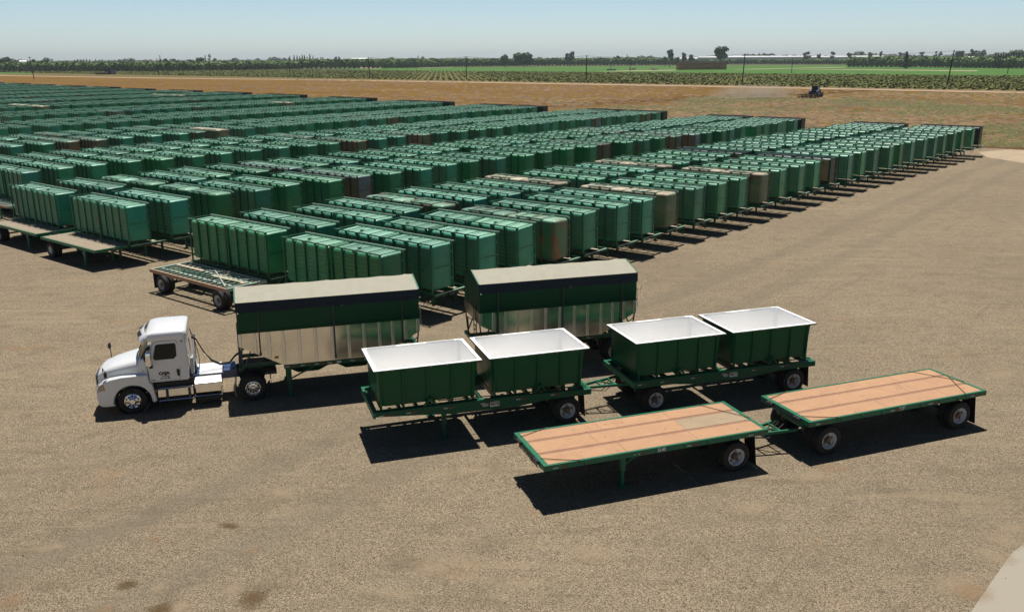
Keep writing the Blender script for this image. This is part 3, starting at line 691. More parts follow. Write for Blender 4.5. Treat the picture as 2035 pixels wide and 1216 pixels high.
def infield(x,y):
    st_t=-x*math.sin(D)+y*math.cos(D); st_s=x*math.cos(D)+y*math.sin(D)
    tb=148 if st_s>-60 else 148+(-60-st_s)*.07
    return st_t>tb and (x*.652+y*.758)<(186*.652+331*.758)-5
def weedy(x,y): return ((x-20)*.632-(y-250)*.774)+14*math.sin(y*.05)+10*math.sin(x*.11)
scatter('weed_tufts',M['weed'],6500,(1100,2100),31,.12,.26,lambda x,y,r:infield(x,y) and weedy(x,y)>-6 and r.random()<max(.03,(pnoise(x,y,9,1)*pnoise(x,y,23,4)-.12)*2.2))
scatter('straw_stubble',M['straw'],6000,(600,2100),32,.06,.26,lambda x,y,r:infield(x,y) and r.random()<pnoise(x,y,14,3)*(1.0 if weedy(x,y)>-6 else .35))
scatter('soil_clods',M['clod'],9000,(-40,2100),33,.07,.30,lambda x,y,r:infield(x,y) and r.random()<.25+pnoise(x,y,30,6)*.7)
# ================================================================ WHEELS
def wheel_parts(kind):
    """returns meshes (tyre, rim); wheel centre at origin, outer face towards -y, tyre outer face at y=0"""
    ty=MB(); rm=MB()
    def tyre(y0,lug=0.0):
        ty.lathe_y([(.285,.035),(.30,.008),(.34,-.004),(.42,-.006),(.475,.008),(.50,.03),(.515,.055),(.515,.10),(.505,.105),(.505,.115),(.515,.12),(.515,.16),(.505,.165),(.505,.175),(.515,.18),(.515,.225),(.50,.25),(.475,.272),(.42,.286),(.34,.284),(.285,.25)],0,0,y0,36)
    tyre(0)
    if kind!='front': tyre(.335)
    if kind=='front':
        prof=[(.290,.03),(.292,.0),(.275,-.006),(.262,.02),(.235,.045),(.21,.02),(.145,-.02),(.125,-.03),(.12,-.075),(.09,-.10),(0,-.105)]
        hy,hr,hs=.015,.212,.026
    else:
        prof=[(.290,.035),(.292,.0),(.275,-.004),(.258,.02),(.250,.11),(.235,.135),(.20,.14),(.155,.135),(.13,.13)]
        hy,hr,hs=.125,.195,.030
    rm.lathe_y(prof,0,0,0,36)
    if kind!='front': rm.k=2 if kind in('trailer','old') else 0; rm.lathe_y([(.13,.13),(.105,.125),(.098,.05),(.075,.02),(0,.018)],0,0,0,20)
    rm.k=1
    for k in range(10 if kind in('front','drive') else 5):
        a=2*math.pi*k/(10 if kind in('front','drive') else 5)+.3; rm.disc_y(hr*math.cos(a),hr*math.sin(a),hy-.012,hs if kind in('front','drive') else hs*1.15,10)
    rm.k=0 if kind in('front','drive') else 2
    for k in range(10):
        a=2*math.pi*k/10; cx,cz=.155*math.cos(a),.155*math.sin(a); y=(-.025 if kind=='front' else .12)
        rm.lathe_y([(.016,y+.02),(.016,y-.02),(0,y-.022)],cx,cz,0,6)
    mats={'front':[M['chrome'],M['rim_hole'],M['chrome']],'drive':[M['chrome'],M['rim_hole'],M['chrome']]}.get(kind,[M['rim_white'],M['rim_hole'],M['hub']])
    return ty.mesh('tyre',M['tyre_old'] if kind=='old' else M['tyre'],35), rm.mesh('rim',mats,35)
WM={k:wheel_parts(k) for k in('front','drive','trailer','old')}
def wheel(parent,kind,x,y,z=.515,flip=False,spin=0.0,steer=0.0):
    w_=bpy.data.objects.new('wheel',WM[kind][0]); link(w_); w_.parent=parent
    w_.location=(x,y,z); w_.rotation_euler=(0,spin,(math.pi if flip else 0)+steer)
    r_=bpy.data.objects.new('rim',WM[kind][1]); link(r_); r_.parent=w_
    return w_

# ================================================================ FLAT DECK TRAILERS (front right pair)
def reflectors(parent,xs,z,y=-.004,h=.045,lw=.20):
    for x in xs:
        MB().box(x,x+lw,y-.004,y,z,z+h).build('silver_reflector',M['reflect'],parent)
        MB().box(x+lw+.03,x+lw+.03+lw*1.2,y-.004,y,z,z+h).build('red_reflector',M['red'],parent)
def axle_set(t,x,kind,w=2.59):
    wheel(t,kind,x,.03); wheel(t,kind,x,w-.03,flip=True)
    a=MB(); a.tube([(x,.5,.515),(x,w-.5,.515)],.07,8); 
    for y in (.75,w-.75): a.beam((x-.5,y,.66),(x+.5,y,.66),.08,.07); a.beam((x-.5,y,.66),(x-.55,y,1.0),.1,.06); a.beam((x+.5,y,.66),(x+.55,y,1.0),.1,.06)
    a.build('axle',M['bow'],t)
def flaps(t,x,z0,z1,w=2.59,dz=0.03):
    for y in (.03,w-.63): MB().prism([(x,z1),(x+.012,z1),(x+.05+dz,z0),(x+.038+dz,z0)],'y',y,y+.6).build('mud_flap',M['black'],t)
def drawbar(t,L=2.0,z=.72,w=2.59):
    m=MB(); c=w/2
    for s in (-1,1): m.beam((.2,c+s*.48,z),(-L,c+s*.06,z-.08),.07,.09)
    for f in (.25,.5,.75): m.beam((.2-(L+.2)*f,c-(.48-.42*f),z-.08*f),(.2-(L+.2)*f,c+(.48-.42*f),z-.08*f),.05,.06)
    m.beam((.2-(L+.2)*.25,c-.37,z),(.2-(L+.2)*.5,c+.27,z),.04,.05); m.tube([(-L,c,z-.08),(-L-.22,c,z-.08)],.05,6)
    m.build('drawbar',M['frame'],t)
    h=MB()
    for s,dp in ((-.12,.28),(.1,.38),(.2,.32)): h.tube([(.1,c+s,z+.25),(-L*.35,c+s*1.5,z-dp),(-L*.7,c+s,z-dp*.7),(-L-.1,c+s*.5,z+.2)],.016,5)
    h.build('air_hose',M['black'],t)
def flat_deck(loc,yaw,L,wx,num,label,front_axle=None,grey_patch=None,seams=()):
    W_=2.59; H_=1.325
    t=thing('flatbed_trailer',(*loc,0),yaw,label,'trailer','flat deck trailers')
    f=MB()  # perimeter rails and chassis
    f.box(0,L,0,.09,H_-.17,H_+.012); f.box(0,L,W_-.09,W_,H_-.17,H_+.012); f.box(0,.16,.0925,W_-.0925,H_-.17,H_+.0115); f.box(L-.13,L,.0925,W_-.0925,H_-.17,H_+.0115)
    for y in (.72,W_-.86): f.box(.17,L-.14,y,y+.14,H_-.42,H_-.045)
    n=14
    for i in range(1,n): f.box(L*i/n-.03,L*i/n+.03,.0925,W_-.0925,H_-.13,H_-.046)
    f.build('frame',M['frame'],t,bevel=.008)
    for i in (0,1,2,3,5,6,7,8):   # stake pockets
        x=.5+i*(L-1)/8; 
        for y0 in (-.022,W_+.001): MB().box(x-.04,x+.04,y0,y0+.021,H_-.155,H_-.03).build('stake_pocket',M['frame'],t)
    xs=[.165]+list(seams)+[L-.135]
    bands=[(.095,.775),(.925,1.72),(1.87,W_-.095)]
    for bi,(y0,y1) in enumerate(bands):
        cut=[.165]+sorted([s for s,b in seams if b==bi])+[L-.135]
        for a,b in zip(cut[:-1],cut[1:]):
            g=grey_patch and bi==1 and a>grey_patch-.1
            o=MB().box(a+.004,b-.004,y0,y1,H_-.045,H_+rng.uniform(-.003,.003)).build('deck_panel',M['ply_old'] if g else M['ply'],t)
            if g: o['label']='greyish replaced deck panel'
    for y0,y1 in ((.779,.921),(1.724,1.866)): MB().box(.165,L-.135,y0,y1,H_-.045,H_-.008).build('deck_strip',M['ply_strip'],t)
    axle_set(t,wx,'trailer'); flaps(t,wx+.62,.10,H_-.18,dz=.10)
    if front_axle: 
        axle_set(t,front_axle,'trailer')
        m=MB(); m.box(front_axle-.6,front_axle+.6,.75,W_-.75,.80,.905); m.build('turntable',M['frame'],t); drawbar(t)
    else:
        for y in (.35,W_-.45):
            m=MB(); m.box(2.72,2.86,y,y+.13,.55,H_-.17); m.box(2.745,2.835,y+.02,y+.11,.06,.56); m.box(2.66,2.92,y-.06,y+.19,.02,.06); m.beam((2.79,y+.06,.7),(3.4,y+.06,1.1),.05,.05); m.build('landing_leg',M['frame'],t)
    # winches, chains and rope lines over the deck corners
    q=MB(); rr=random.Random(int(L*100))
    for y in (.45,.62,1.9,2.05):
        q.tube([(-.03,y-.05,H_-.05),(-.03,y+.12,H_-.05)],.05,7); q.beam((-.03,y,H_-.05),(-.10,y-.08,H_+.03),.02,.03)
    for k in range(9):
        y=.4+k*.06; q.tube([(-.03,y,H_-.04),(-.06,y+.03,H_-.16),(-.02,y+.02,H_-.22)],.014,4)
    for k in range(12):
        y=.7+k*.11; q.tube([(-.02,y,H_-.12),(-.05,y+.05,H_-.19-.03*rr.random()),(-.02,y+.1,H_-.13)],.013,4)
    q.build('winch',M['bow'],t)
    ropes=[[(.10,.50,H_+.03),(1.15,-.01,H_+.025)],[(.08,2.2,H_+.03),(1.15,2.60,H_+.025)],[(L-.03,.98,H_+.03),(6.75,2.6,H_+.025)]]
    if front_axle: ropes.append([(L-.05,1.75,H_+.03),(6.8,-.01,H_+.025)])
    else: ropes.append([(L-.05,.9,H_-.02),(L-.9,-.02,H_-.10)])
    for rp in ropes:
        a,b=Vector(rp[0]),Vector(rp[1]); MB().tube([a,a.lerp(b,.5)+Vector((0,0,-.008)),b,b+Vector((0,0,-.14))],.011,5).build('tie_rope',M['strap'],t)
    reflectors(t,[.28,2.95,4.75,L-.75] if not front_axle else [.28,3.4,5.1,L-.75],H_-.125)
    textobj(num,.16,M['whitedec'],t,(L*.5+.01,-.003,H_-.085),'number',bold=.006,xscale=.85)
    for x in (.05,L-.06):
        q=MB(); q.lathe_y([(.03,-.003),(.03,-.012),(0,-.016)],x,H_-.09,0,10); q.build('marker_lamp',M['red'],t)
    # air tank and valves under deck
    q=MB(); q.tube([(3.6,.8,.86),(4.3,.8,.86)],.11,10); q.build('air_tank',M['bow'],t,smooth=40)
    return t
flat_deck((.922,23.782),.346,7.785,6.669,'5140','green trailer with orange plywood deck and one greyish panel, nearest the camera',None,5.3,[(2.76,2),(2.76,0),(5.28,0),(5.3,2),(5.3,1),(2.2,1)])
flat_deck((9.732,26.938),.371,7.804,6.71,'5139','green two-axle trailer with all-orange plywood deck, far right of the front vehicles',.93,None,[(2.7,2),(3.4,0),(5.2,1),(5.6,2),(6.2,0),(2.6,1)])

# ================================================================ OPEN TUB TRAILERS
def tub_trailer(loc,yaw,L,wx,num,label,front_axle=None):
    W_=2.59
    t=thing('tub_trailer',(*loc,0),yaw,label,'trailer','trailers carrying white-lined tubs')
    f=MB(); zt=1.36; zr=1.27
    for y in (0,W_-.14):
        # fish-belly side beams
        prof=[(0,1.20),(1.6,1.08),(2.6,.98),(5.1,.95),(6.2,1.06),(L,1.06),(L,zr),(5.0,zt),(0,zt)] if not front_axle else [(0,1.08),(1.6,1.08),(2.6,.95),(5.1,.95),(6.2,1.06),(L,1.06),(L,zr),(5.0,zt),(0,zt)]
        f.prism(prof,'y',y,y+.14)
    for x in [0,.85,1.45,2.1,2.7,3.3,3.76,4.3,4.9,5.5,6.1,6.8]: f.box(x,x+.1,.143,W_-.143,1.16,1.30)
    f.box(L-.12,L,.143,W_-.143,1.05,1.265)
    f.build('frame',M['frame2'],t,bevel=.008)
    e=MB()
    for x,z in ((-.09,zt),(L+.001,zr)): e.box(x,x+.089,-.03,W_+.03,z-.20,z+.014)
    for y in (-.03,W_-.10): e.box(L-.25,L-.002,y,y+.13,zr+.002,zr+.012); e.box(0,.25,y,y+.13,zt+.002,zt+.012)
    e.build('end_beam',M['frame'],t,bevel=.006)
    for y in (0.0,W_-.14): MB().box(3.62,3.84,y,y+.14,zt+.001,zt+.018).build('lock_plate',M['frame'],t)
    axle_set(t,wx,'trailer'); flaps(t,wx+.62,.20,1.06,dz=.02)
    if front_axle:
        axle_set(t,front_axle,'trailer'); MB().box(front_axle-.6,front_axle+.6,.75,W_-.75,.80,.94).build('turntable',M['frame'],t); drawbar(t,1.9,.98)
    else:
        for y in (.16,W_-.32):
            m=MB(); m.box(2.33,2.49,y,y+.14,.55,1.0); m.box(2.355,2.465,y+.02,y+.12,.05,.56); m.box(2.28,2.54,y-.05,y+.19,.02,.055); m.beam((2.41,y+.07,.75),(3.1,y+.07,.98),.05,.05); m.build('landing_leg',M['frame2'],t)
    q=MB(); q.tube([(2.5,.6,.93),(3.6,.55,.86),(5,.5,.84),(6.2,.55,.80)],.018,5); q.tube([(2.5,1.5,.93),(4.2,1.5,.87),(6,1.5,.80)],.02,5); q.build('air_line',M['black'],t)
    q=MB(); q.tube([(4.7,.9,.84),(5.4,.9,.84)],.12,10); q.build('air_tank',M['bow'],t,smooth=40)
    reflectors(t,[.12,1.05,2.35,3.68,5.0,6.3],1.20,h=.04,lw=.16)
    q=MB(); q.box(4.03,4.37,-.004,-.001,1.07,1.24); q.build('number_plate',M['whitedec'],t)
    textobj(num,.155,M['blackdec'],t,(4.2,-.0055,1.155),'number',bold=.005,ext=.0015)
    q=MB(); q.add([(3.86+.11*math.cos(a*R(15)),-.004,1.15+.048*math.sin(a*R(15))) for a in range(24)],[tuple(range(24))]); q.k=1
    q.add([(3.86+.088*math.cos(a*R(15)),-.0055,1.15+.034*math.sin(a*R(15))) for a in range(24)],[tuple(range(24))]); q.k=0
    q.beam((3.79,-.007,1.142),(3.93,-.007,1.160),.002,.014); q.build('oval_emblem',[M['whitedec'],M['frame']],t)
    return t
def open_tub(parent_loc,yaw,x0,label):
    """upright tub: 3.76 x 2.59 rim at 2.84, tapering down to skids on the trailer"""
    c,s=math.cos(yaw),math.sin(yaw); loc=(parent_loc[0]+x0*c,parent_loc[1]+x0*s,1.37)
    t=thing('open_tub',loc,yaw,label,'tub','white-lined tubs on the front trailers')
    L=3.763; W_=2.59; H_=1.47
    def ring(ins,z,r): return [(x,y,z) for x,y in rrect(ins,L-ins,ins,W_-ins,r,5)]
    sh=MB(); sh.loft([ring(.26,.085,.18),ring(.19,.12,.2),ring(.175,.21,.2),ring(.12,H_-.05,.12),ring(.115,H_-.03,.1)],cap=False); 
    sh.add(ring(.26,.085,.18),[tuple(range(24))]); sh.build('shell',M['tub'],t,smooth=40)
    ln=MB(); ln.loft([ring(.13,H_-.03,.1),ring(.135,H_-.05,.12),ring(.19,.21,.19),ring(.235,.13,.19),ring(.33,.10,.16)],cap=False); ln.add(ring(.33,.10,.16),[tuple(range(24))]); ln.build('liner',M['liner'],t,smooth=40)
    rm=MB(); A=ring(0,H_,.012); B=ring(.12,H_,.1); C_=ring(.12,H_-.035,.1); D_=ring(0,H_-.05,.012); rm.loft([D_,A,B,C_],cap=False); rm.build('rim',M['liner'],t)
    lip=MB(); lip.loft([ring(-.006,H_-.06,.02),ring(-.006,H_-.012,.02)],cap=False); lip.build('rim_edge',M['tub'],t)
    lb=MB()
    for x in (.42,.62,1.3,1.95,2.5,3.1,3.3): lb.box(x,x+.02,-.014,-.0065,H_-.045,H_-.005)
    lb.build('rim_bolts',M['chrome'],t)
    for x in (.22,.99,1.83,2.7,3.46):
        r_=MB()
        def yy(z): return .235-(.235-.115)*(z-.2)/(H_-.25)
        for side in (0,1):
            pts=[(.12,.02),(yy(H_)-.035,H_-.07),(.122,H_-.07),(.178,.21),(.203,.02)]
            if side: pts=[(W_-a,b) for a,b in pts]
            r_.prism(pts,'x',x-.035,x+.035)
        r_.box(x-.035,x+.035,.2035,W_-.2035,.02,.08); r_.build('rib',M['tub'],t)
    for x in (.5,1.9,3.25):
        m=MB(); 
        for y in (.03,W_-.13):
            if abs(x-1.9)<.1:
                m.prism([(x-.26,.0),(x-.18,.0),(x,.20),(x+.18,0),(x+.26,0),(x+.04,.27),(x-.04,.27)],'y',y,y+.06)
            m.beam((x,y+.1,.0),(x+.001,y+.1,.06),.12,.10,(0,1,0))
        m.build('locking_bracket',M['tub'],t)
    fb=MB()
    for y in (.10,W_-.18): fb.box(.06,L-.06,y,y+.08,-.0,.019)
    fb.build('skid_frame',M['tub'],t)
    pl_=MB()
    for a,b in ((.18,1.25),(2.35,3.4)): pl_.box(a,b,W_-.115,W_-.06,H_+.001,H_+.010)
    pl_.build('rim_plate',M['reflect'],t)
    return t
TT=[((-4.614,27.822),.316,7.786,6.979,'4878','left green trailer numbered 4878 carrying two white-lined tubs, beside the white truck',None),
    ((4.516,30.691),.329,7.824,7.017,'4877','right two-axle green trailer numbered 4877 carrying two white-lined tubs',.93)]
TL=[['leftmost white-lined green tub, nearest the hopper trailer behind the truck','second white-lined green tub from the left, at the wheel end of trailer 4878'],
    ['third white-lined green tub from the left, at the drawbar end of trailer 4877','rightmost white-lined green tub, above the rear wheel of trailer 4877']]
for (loc,yaw,L,wx,num,lb,fa),tl in zip(TT,TL):
    tub_trailer(loc,yaw,L,wx,num,lb,fa); open_tub(loc,yaw,0,tl[0]); open_tub(loc,yaw,L-3.763,tl[1])

# ================================================================ HOPPER TRAILERS
def hopper(loc,yaw,label,L=7.05,front=True,legs=True):
    W_=2.55; ze=4.0; zr=4.33; zb=3.6; za=2.81; zc=2.27; z0=1.37
    t=thing('hopper_trailer',(*loc,0),yaw,label,'trailer','covered hopper trailers')
    # tarp: two roof slopes with slack folds, side flaps
    tp=MB(); rr=random.Random(int(L*10+loc[0])); nx=60; ny=8; vs=[]
    for i in range(nx+1):
        x=L*i/nx
        for j in range(ny+1):
            v=j/ny; y=v*W_; z=ze+(zr-ze)*(1-abs(2*v-1))**.9
            if 0<i<nx and j not in(0,ny):
                z+=-.018*abs(math.sin(math.pi*x/1.15))+.018*math.exp(-((x-(3.3+.5*v))/.05)**2)+.015*math.exp(-((x-(3.45+.8*v))/.04)**2)+.022*math.exp(-((x-(6.6+.3*v))/.07)**2)+rr.uniform(-.003,.003)
            vs.append((x,y,z))
    tp.add(vs,[(i*(ny+1)+j,(i+1)*(ny+1)+j,(i+1)*(ny+1)+j+1,i*(ny+1)+j+1) for i in range(nx) for j in range(ny)])
    tp.build('tarp_top',M['tarp_top'],t,smooth=50)
    for y,s in ((0,-1),(W_,1)):
        fl=MB(); vs=[]; 
        for i in range(nx+1):
            x=L*i/nx
            for j in range(6): z=ze-.004-(ze-zb)*j/5; vs.append((x,y+s*(.004+.006*j+.010*math.sin(x*5.2+j)*j/5),z+(.012*math.sin(x*2.9) if j==5 else 0)))
        fl.add(vs,[(i*6+j,(i+1)*6+j,(i+1)*6+j+1,i*6+j+1) for i in range(nx) for j in range(5)]); fl.build('tarp_flap',M['tarp_side'],t,smooth=50)
    ed=MB()
    for x in (-.012,L-.03):
        ed.beam((x+.02,0,ze+.012),(x+.02,W_/2,zr+.012),.05,.018); ed.beam((x+.02,W_/2,zr+.012),(x+.02,W_,ze+.012),.05,.018)
    ed.build('roof_edge_trim',M['frame'],t)
    # walls: green upper, aluminium lower with hopper ends
    g=MB(); y0=.03; y1=W_-.03
    for y in (y0,y1-.03): g.box(.02,L-.02,y,y+.03,za+.001,ze-.03)
    for x in (.02,L-.05): g.prism([(y0+.0305,za+.001),(y1-.0305,za+.001),(y1-.0305,ze-.03),(W_/2,zr-.03),(y0+.0305,ze-.03)],'x',x,x+.03)
    g.box(0,L,0.0,.028,za-.035,za+.03); g.box(0,L,W_-.028,W_,za-.035,za+.03)
    g.build('upper_panels',M['darkgreen'],t)
    xa,xb=1.63,5.45; 
    al=MB(); prof=[(.02,za-.036),(L-.02,za-.036),(L-.02,zc-.03),(xb,z0),(xa,z0),(.02,zc)]
    for y in (y0+.005,y1-.03): al.prism(prof,'y',y,y+.025)
    al.build('side_sheet',M['alu'],t)
    sl_=MB()
    sl_.add([(.03,y0+.035,zc),(.03,y1-.035,zc),(xa,y1-.035,z0),(xa,y0+.035,z0)],[(0,1,2,3)]); sl_.add([(L-.03,y0+.035,zc-.03),(L-.03,y1-.035,zc-.03),(xb,y1-.035,z0),(xb,y0+.035,z0)],[(0,3,2,1)])
    for x in (.022,L-.022): sl_.add([(x,y0+.035,za-.036),(x,y1-.035,za-.036),(x,y1-.035,zc),(x,y0+.035,zc)],[(0,1,2,3)])
    sl_.build('hopper_slope',M['alu'],t)
    hp=MB()
    for xs in ((xa+.05,3.52),(3.58,xb-.05)):
        xm=(xs[0]+xs[1])/2; hp.loft([[(xs[0],.2,z0-.15),(xs[1],.2,z0-.15),(xs[1],W_-.2,z0-.15),(xs[0],W_-.2,z0-.15)],[(xm-.4,W_/2-.4,.72),(xm+.4,W_/2-.4,.72),(xm+.4,W_/2+.4,.72),(xm-.4,W_/2+.4,.72)]])
    hp.build('discharge_cone',M['darkgreen'],t)
    ribs=[.08,.62,1.14,1.67,2.28,2.9,3.54,4.2,4.8,5.42,5.95,6.47,L-.07]
    for x in ribs:
        zlow=z0+.02 if xa<=x<=xb else (zc-(zc-z0)*(x/xa) if x<xa else zc-.03-(zc-.03-z0)*((L-x)/(L-xb)))+.03
        r_=MB()
        for y,s in ((y0+.005,-1),(y1-.005,1)):
            pts=[(x-.065,y),(x-.05,y+s*.035),(x+.05,y+s*.035),(x+.065,y)]
            MB().prism(pts,'z',zlow,za-.04).build('rib',M['alurib'],t)
    for x in (.80,3.64,6.33):
        b=MB()
        zl=1.55 if 3<x<4 else 1.92
        for s,y in ((-1,-.05),(1,W_+.05)): b.tube([(x,y,zb+.03),(x,y,zl),(x,y-s*.03,zl-.06)],.026,7); b.box(x-.04,x+.04,y-.035,y+.035,zl-.07,zl+.03)
        b.build('tarp_bow_post',M['bow'],t,smooth=40)
    # frame
    f=MB()
    for y in (.02,W_-.14): f.box(xa,xb+.55,y,y+.12,z0-.17,z0-.002); 
    for x in (xa,3.5,xb): f.box(x,x+.09,.143,W_-.143,z0-.16,z0-.01)
    f.box(-.02,1.62,.55,.70,1.22,1.34); f.box(-.02,1.62,W_-.70,W_-.55,1.22,1.34); f.box(-.06,.10,.15,W_-.15,1.24,1.38)
    f.box(xb+.56,L,.55,.70,1.2,1.36); f.box(xb+.56,L,W_-.70,W_-.55,1.2,1.36); f.box(L-.02,L+.08,.05,W_-.05,1.18,1.38)
    f.build('frame',M['frame2'],t,bevel=.008)
    p=MB()
    for x,s in ((.03,1),(L-.05,-1)):
        for y in (.04,W_-.10):
            p.beam((x,y+.03,zc+.1),(x+s*.10,y+.03,1.36),.05,.05); p.beam((x+s*.42,y+.03,zc-.18),(x+s*.12,y+.03,1.36),.045,.045); p.beam((x+s*.02,y+.03,2.0),(x+s*.38,y+.03,1.75),.03,.03)
    for k in range(4): p.beam((.0,.45,1.5+k*.2),(.0,.85,1.5+k*.2),.025,.025)
    for y in (.45,.85): p.beam((-.01,y,1.38),(-.01,y,3.0),.03,.03)
    for y in (.55,1.95): p.beam((.0,y,2.1),(.1,y+.25,1.38),.04,.04)
    p.build('support_struts',M['bow'],t)
    for y in (.12,W_-.27):
        m=MB(); m.box(1.72,1.90,y,y+.15,.60,1.2); m.box(1.745,1.875,y+.02,y+.13,.06,.61); m.box(1.68,1.94,y-.04,y+.19,.03,.06); m.beam((1.85,y+.07,.72),(2.9,y+.07,1.2),.05,.05); m.build('landing_leg',M['frame2'],t)
    axle_set(t,L-.95,'trailer',W_); flaps(t,L-.25,.2,1.18,W_)
    reflectors(t,[1.66,2.25,2.8,3.3,4.2,4.75],z0-.11,y=.018,h=.045,lw=.17)
    q=MB(); q.add([(3.75+.10*math.cos(a*R(15)),.012,z0-.085+.05*math.sin(a*R(15))) for a in range(24)],[tuple(range(24))]); q.k=1; q.beam((3.69,.010,z0-.09),(3.81,.010,z0-.08),.002,.012); q.build('oval_emblem',[M['whitedec'],M['blackdec']],t)
    if front:
        q=MB(); q.box(1.30,1.46,y0-.001,y0+.003,1.66,1.76); q.k=1
        for k in range(3): q.box(1.32,1.44,y0-.003,y0-.0015,1.68+k*.025,1.69+k*.025)
        q.build('yellow_sticker',[M['amber'],M['blackdec']],t)
    lv=MB()
    for x in (.05,3.96): lv.box(x,x+.06,-.035,-.02,zb-.02,zb+.02)
    lv.build('tarp_latch',M['chrome'],t)
    cr=MB(); cr.tube([(L+.02,.05,3.3),(L+.12,-.05,3.2),(L+.2,-.02,3.42)],.02,5); cr.tube([(L+.03,.1,3.3),(L+.08,.1,2.5),(L+.15,.1,2.42)],.015,5); cr.build('tarp_crank',M['reflect'],t)
    return t
TY=.29563; TP=(-14.25,31.10)
def along(u,v): return (TP[0]+u*math.cos(TY)-v*math.sin(TY),TP[1]+u*math.sin(TY)+v*math.cos(TY))
hopper(along(3.95,-.03),TY,'covered hopper trailer hitched to the white truck, aluminium lower sides')
hopper((-1.35,34.93),.2944,'covered hopper trailer standing behind the white-lined tubs',front=False)
# ================================================================ WHITE DAY-CAB TRUCK (x rearwards from the front axle, y away from the camera side)
T=thing('semi_truck',(*TP,0),TY,'white day cab semi truck hitched to the hopper trailer, chrome steps and wheels','truck')
CW=1.22  # half width
def sec(u,hw,zb,zs,zt,crown=.06,n=6,r=.18):
    """cross-section ring at station u: flat sides up to zs, rounded shoulders, crowned top"""
    pts=[(u,CW-hw,zb),(u,CW-hw,zs)]
    for k in range(1,n+1):
        a=math.pi/2*k/n; pts.append((u,CW-hw+r*(1-math.cos(a)),zs+(zt-crown-zs)*math.sin(a)))
    pts.append((u,CW,zt))
    for k in range(n,0,-1):
        a=math.pi/2*k/n; pts.append((u,CW+hw-r*(1-math.cos(a)),zs+(zt-crown-zs)*math.sin(a)))
    pts+= [(u,CW+hw,zs),(u,CW+hw,zb)]
    return pts
h=MB(); h.loft([sec(-1.20,.55,.95,1.35,1.48,.05,r=.2),sec(-1.13,.66,.90,1.44,1.62,.05,r=.24),sec(-.95,.78,.90,1.52,1.76,.06,r=.28),sec(-.55,.86,.90,1.60,1.90,.06,r=.3),sec(-.1,.93,.90,1.68,2.00,.06,r=.3),sec(.36,1.0,1.1,1.76,2.09,.06,r=.3)])
hood=h.build('hood',M['white_paint'],T,smooth=50)
# fenders with wheel arch
def fender(y0,y1,flip):
    out=[(-1.14,.46),(-1.20,.72),(-1.19,1.02),(-1.12,1.22),(-.98,1.33),(-.7,1.43),(-.3,1.49),(.2,1.50),(.62,1.50),(.66,1.15),(.74,1.12),(.80,.80),(.86,.42),(.70,.38)]
    arch=[(.02+.66*math.cos(a),.52+.62*math.sin(a)) for a in [R(5+k*(172/12)) for k in range(13)]]
    poly=out+arch[0:]+[(-.66,.44)]
    m=MB()
    a,b=(y0,y1)
    m.prism(poly,'y',min(a,b),max(a,b))
    o=m.build('fender',M['white_paint'],T); bv=o.modifiers.new('b','BEVEL'); bv.width=.07; bv.segments=4; bv.limit_method='ANGLE'; bv.angle_limit=R(50)
    o.data.polygons.foreach_set('use_smooth',[True]*len(o.data.polygons)); o.data.set_sharp_from_angle(angle=R(60))
    return o
fender(.0,.42,False); fender(2.02,2.44,True)
lin=MB(); lin.lathe_y([(.60,.06),(.60,.55)],.02,.52,0,28); lin.build('wheel_well',M['black'],T)
lin=MB(); lin.lathe_y([(.60,1.89),(.60,2.38)],.02,.52,0,28); lin.build('wheel_well',M['black'],T)
# bumper fascia and grille
def planring(z,k): return [(x*1.0-k,y,z) for x,y in [(-.66,.03),(-.98,.02),(-1.13,.10),(-1.24,.35),(-1.31,.8),(-1.33,CW),(-1.31,1.64),(-1.24,2.09),(-1.13,2.34),(-.98,2.42),(-.66,2.41)]]
b=MB(); b.loft([[(x+.05,y,z) for x,y,z in planring(.40,0)],planring(.48,0),planring(.86,.01),[(x+.04,y,z) for x,y,z in planring(.93,0)]]); b.build('bumper',M['white_paint'],T,smooth=50)
g=MB(); g.loft([[(-1.27,CW-.50,.94),(-1.27,CW+.50,.94),(-1.10,CW+.50,.94),(-1.10,CW-.50,.94)],[(-1.25,CW-.5,1.42),(-1.25,CW+.5,1.42),(-1.10,CW+.5,1.42),(-1.10,CW-.5,1.42)]]); grl=g.build('grille',M['black'],T)
g=MB()
for k in range(6): g.box(-1.29,-1.265,CW-.48,CW+.48,.99+k*.075,1.01+k*.075)
c=g.build('grille_bar',M['chrome'],T); c.parent=grl
for y0,y1 in ((-.004,.25),(2.19,2.444)):
    q=MB(); q.loft([[(-1.17,y0 if y0<1 else y1,1.0),(-.93,y0 if y0<1 else y1,1.03),(-.97,y0 if y0<1 else y1,1.28),(-1.10,y0 if y0<1 else y1,1.24)],[(-1.235,CW-.9 if y0<1 else CW+.9,1.0),(-1.0,CW-.9 if y0<1 else CW+.9,1.03),(-1.0,CW-.9 if y0<1 else CW+.9,1.30),(-1.16,CW-.9 if y0<1 else CW+.9,1.24)]])
    hl=q.build('headlight',M['lamp'],T,bevel=.02)
    q=MB(); yy=-.010 if y0<1 else 2.444; q.prism([(-.93,1.03),(-.89,1.04),(-.92,1.30),(-.975,1.28)],'y',yy,yy+.012); o=q.build('turn_signal',M['amber'],hl)
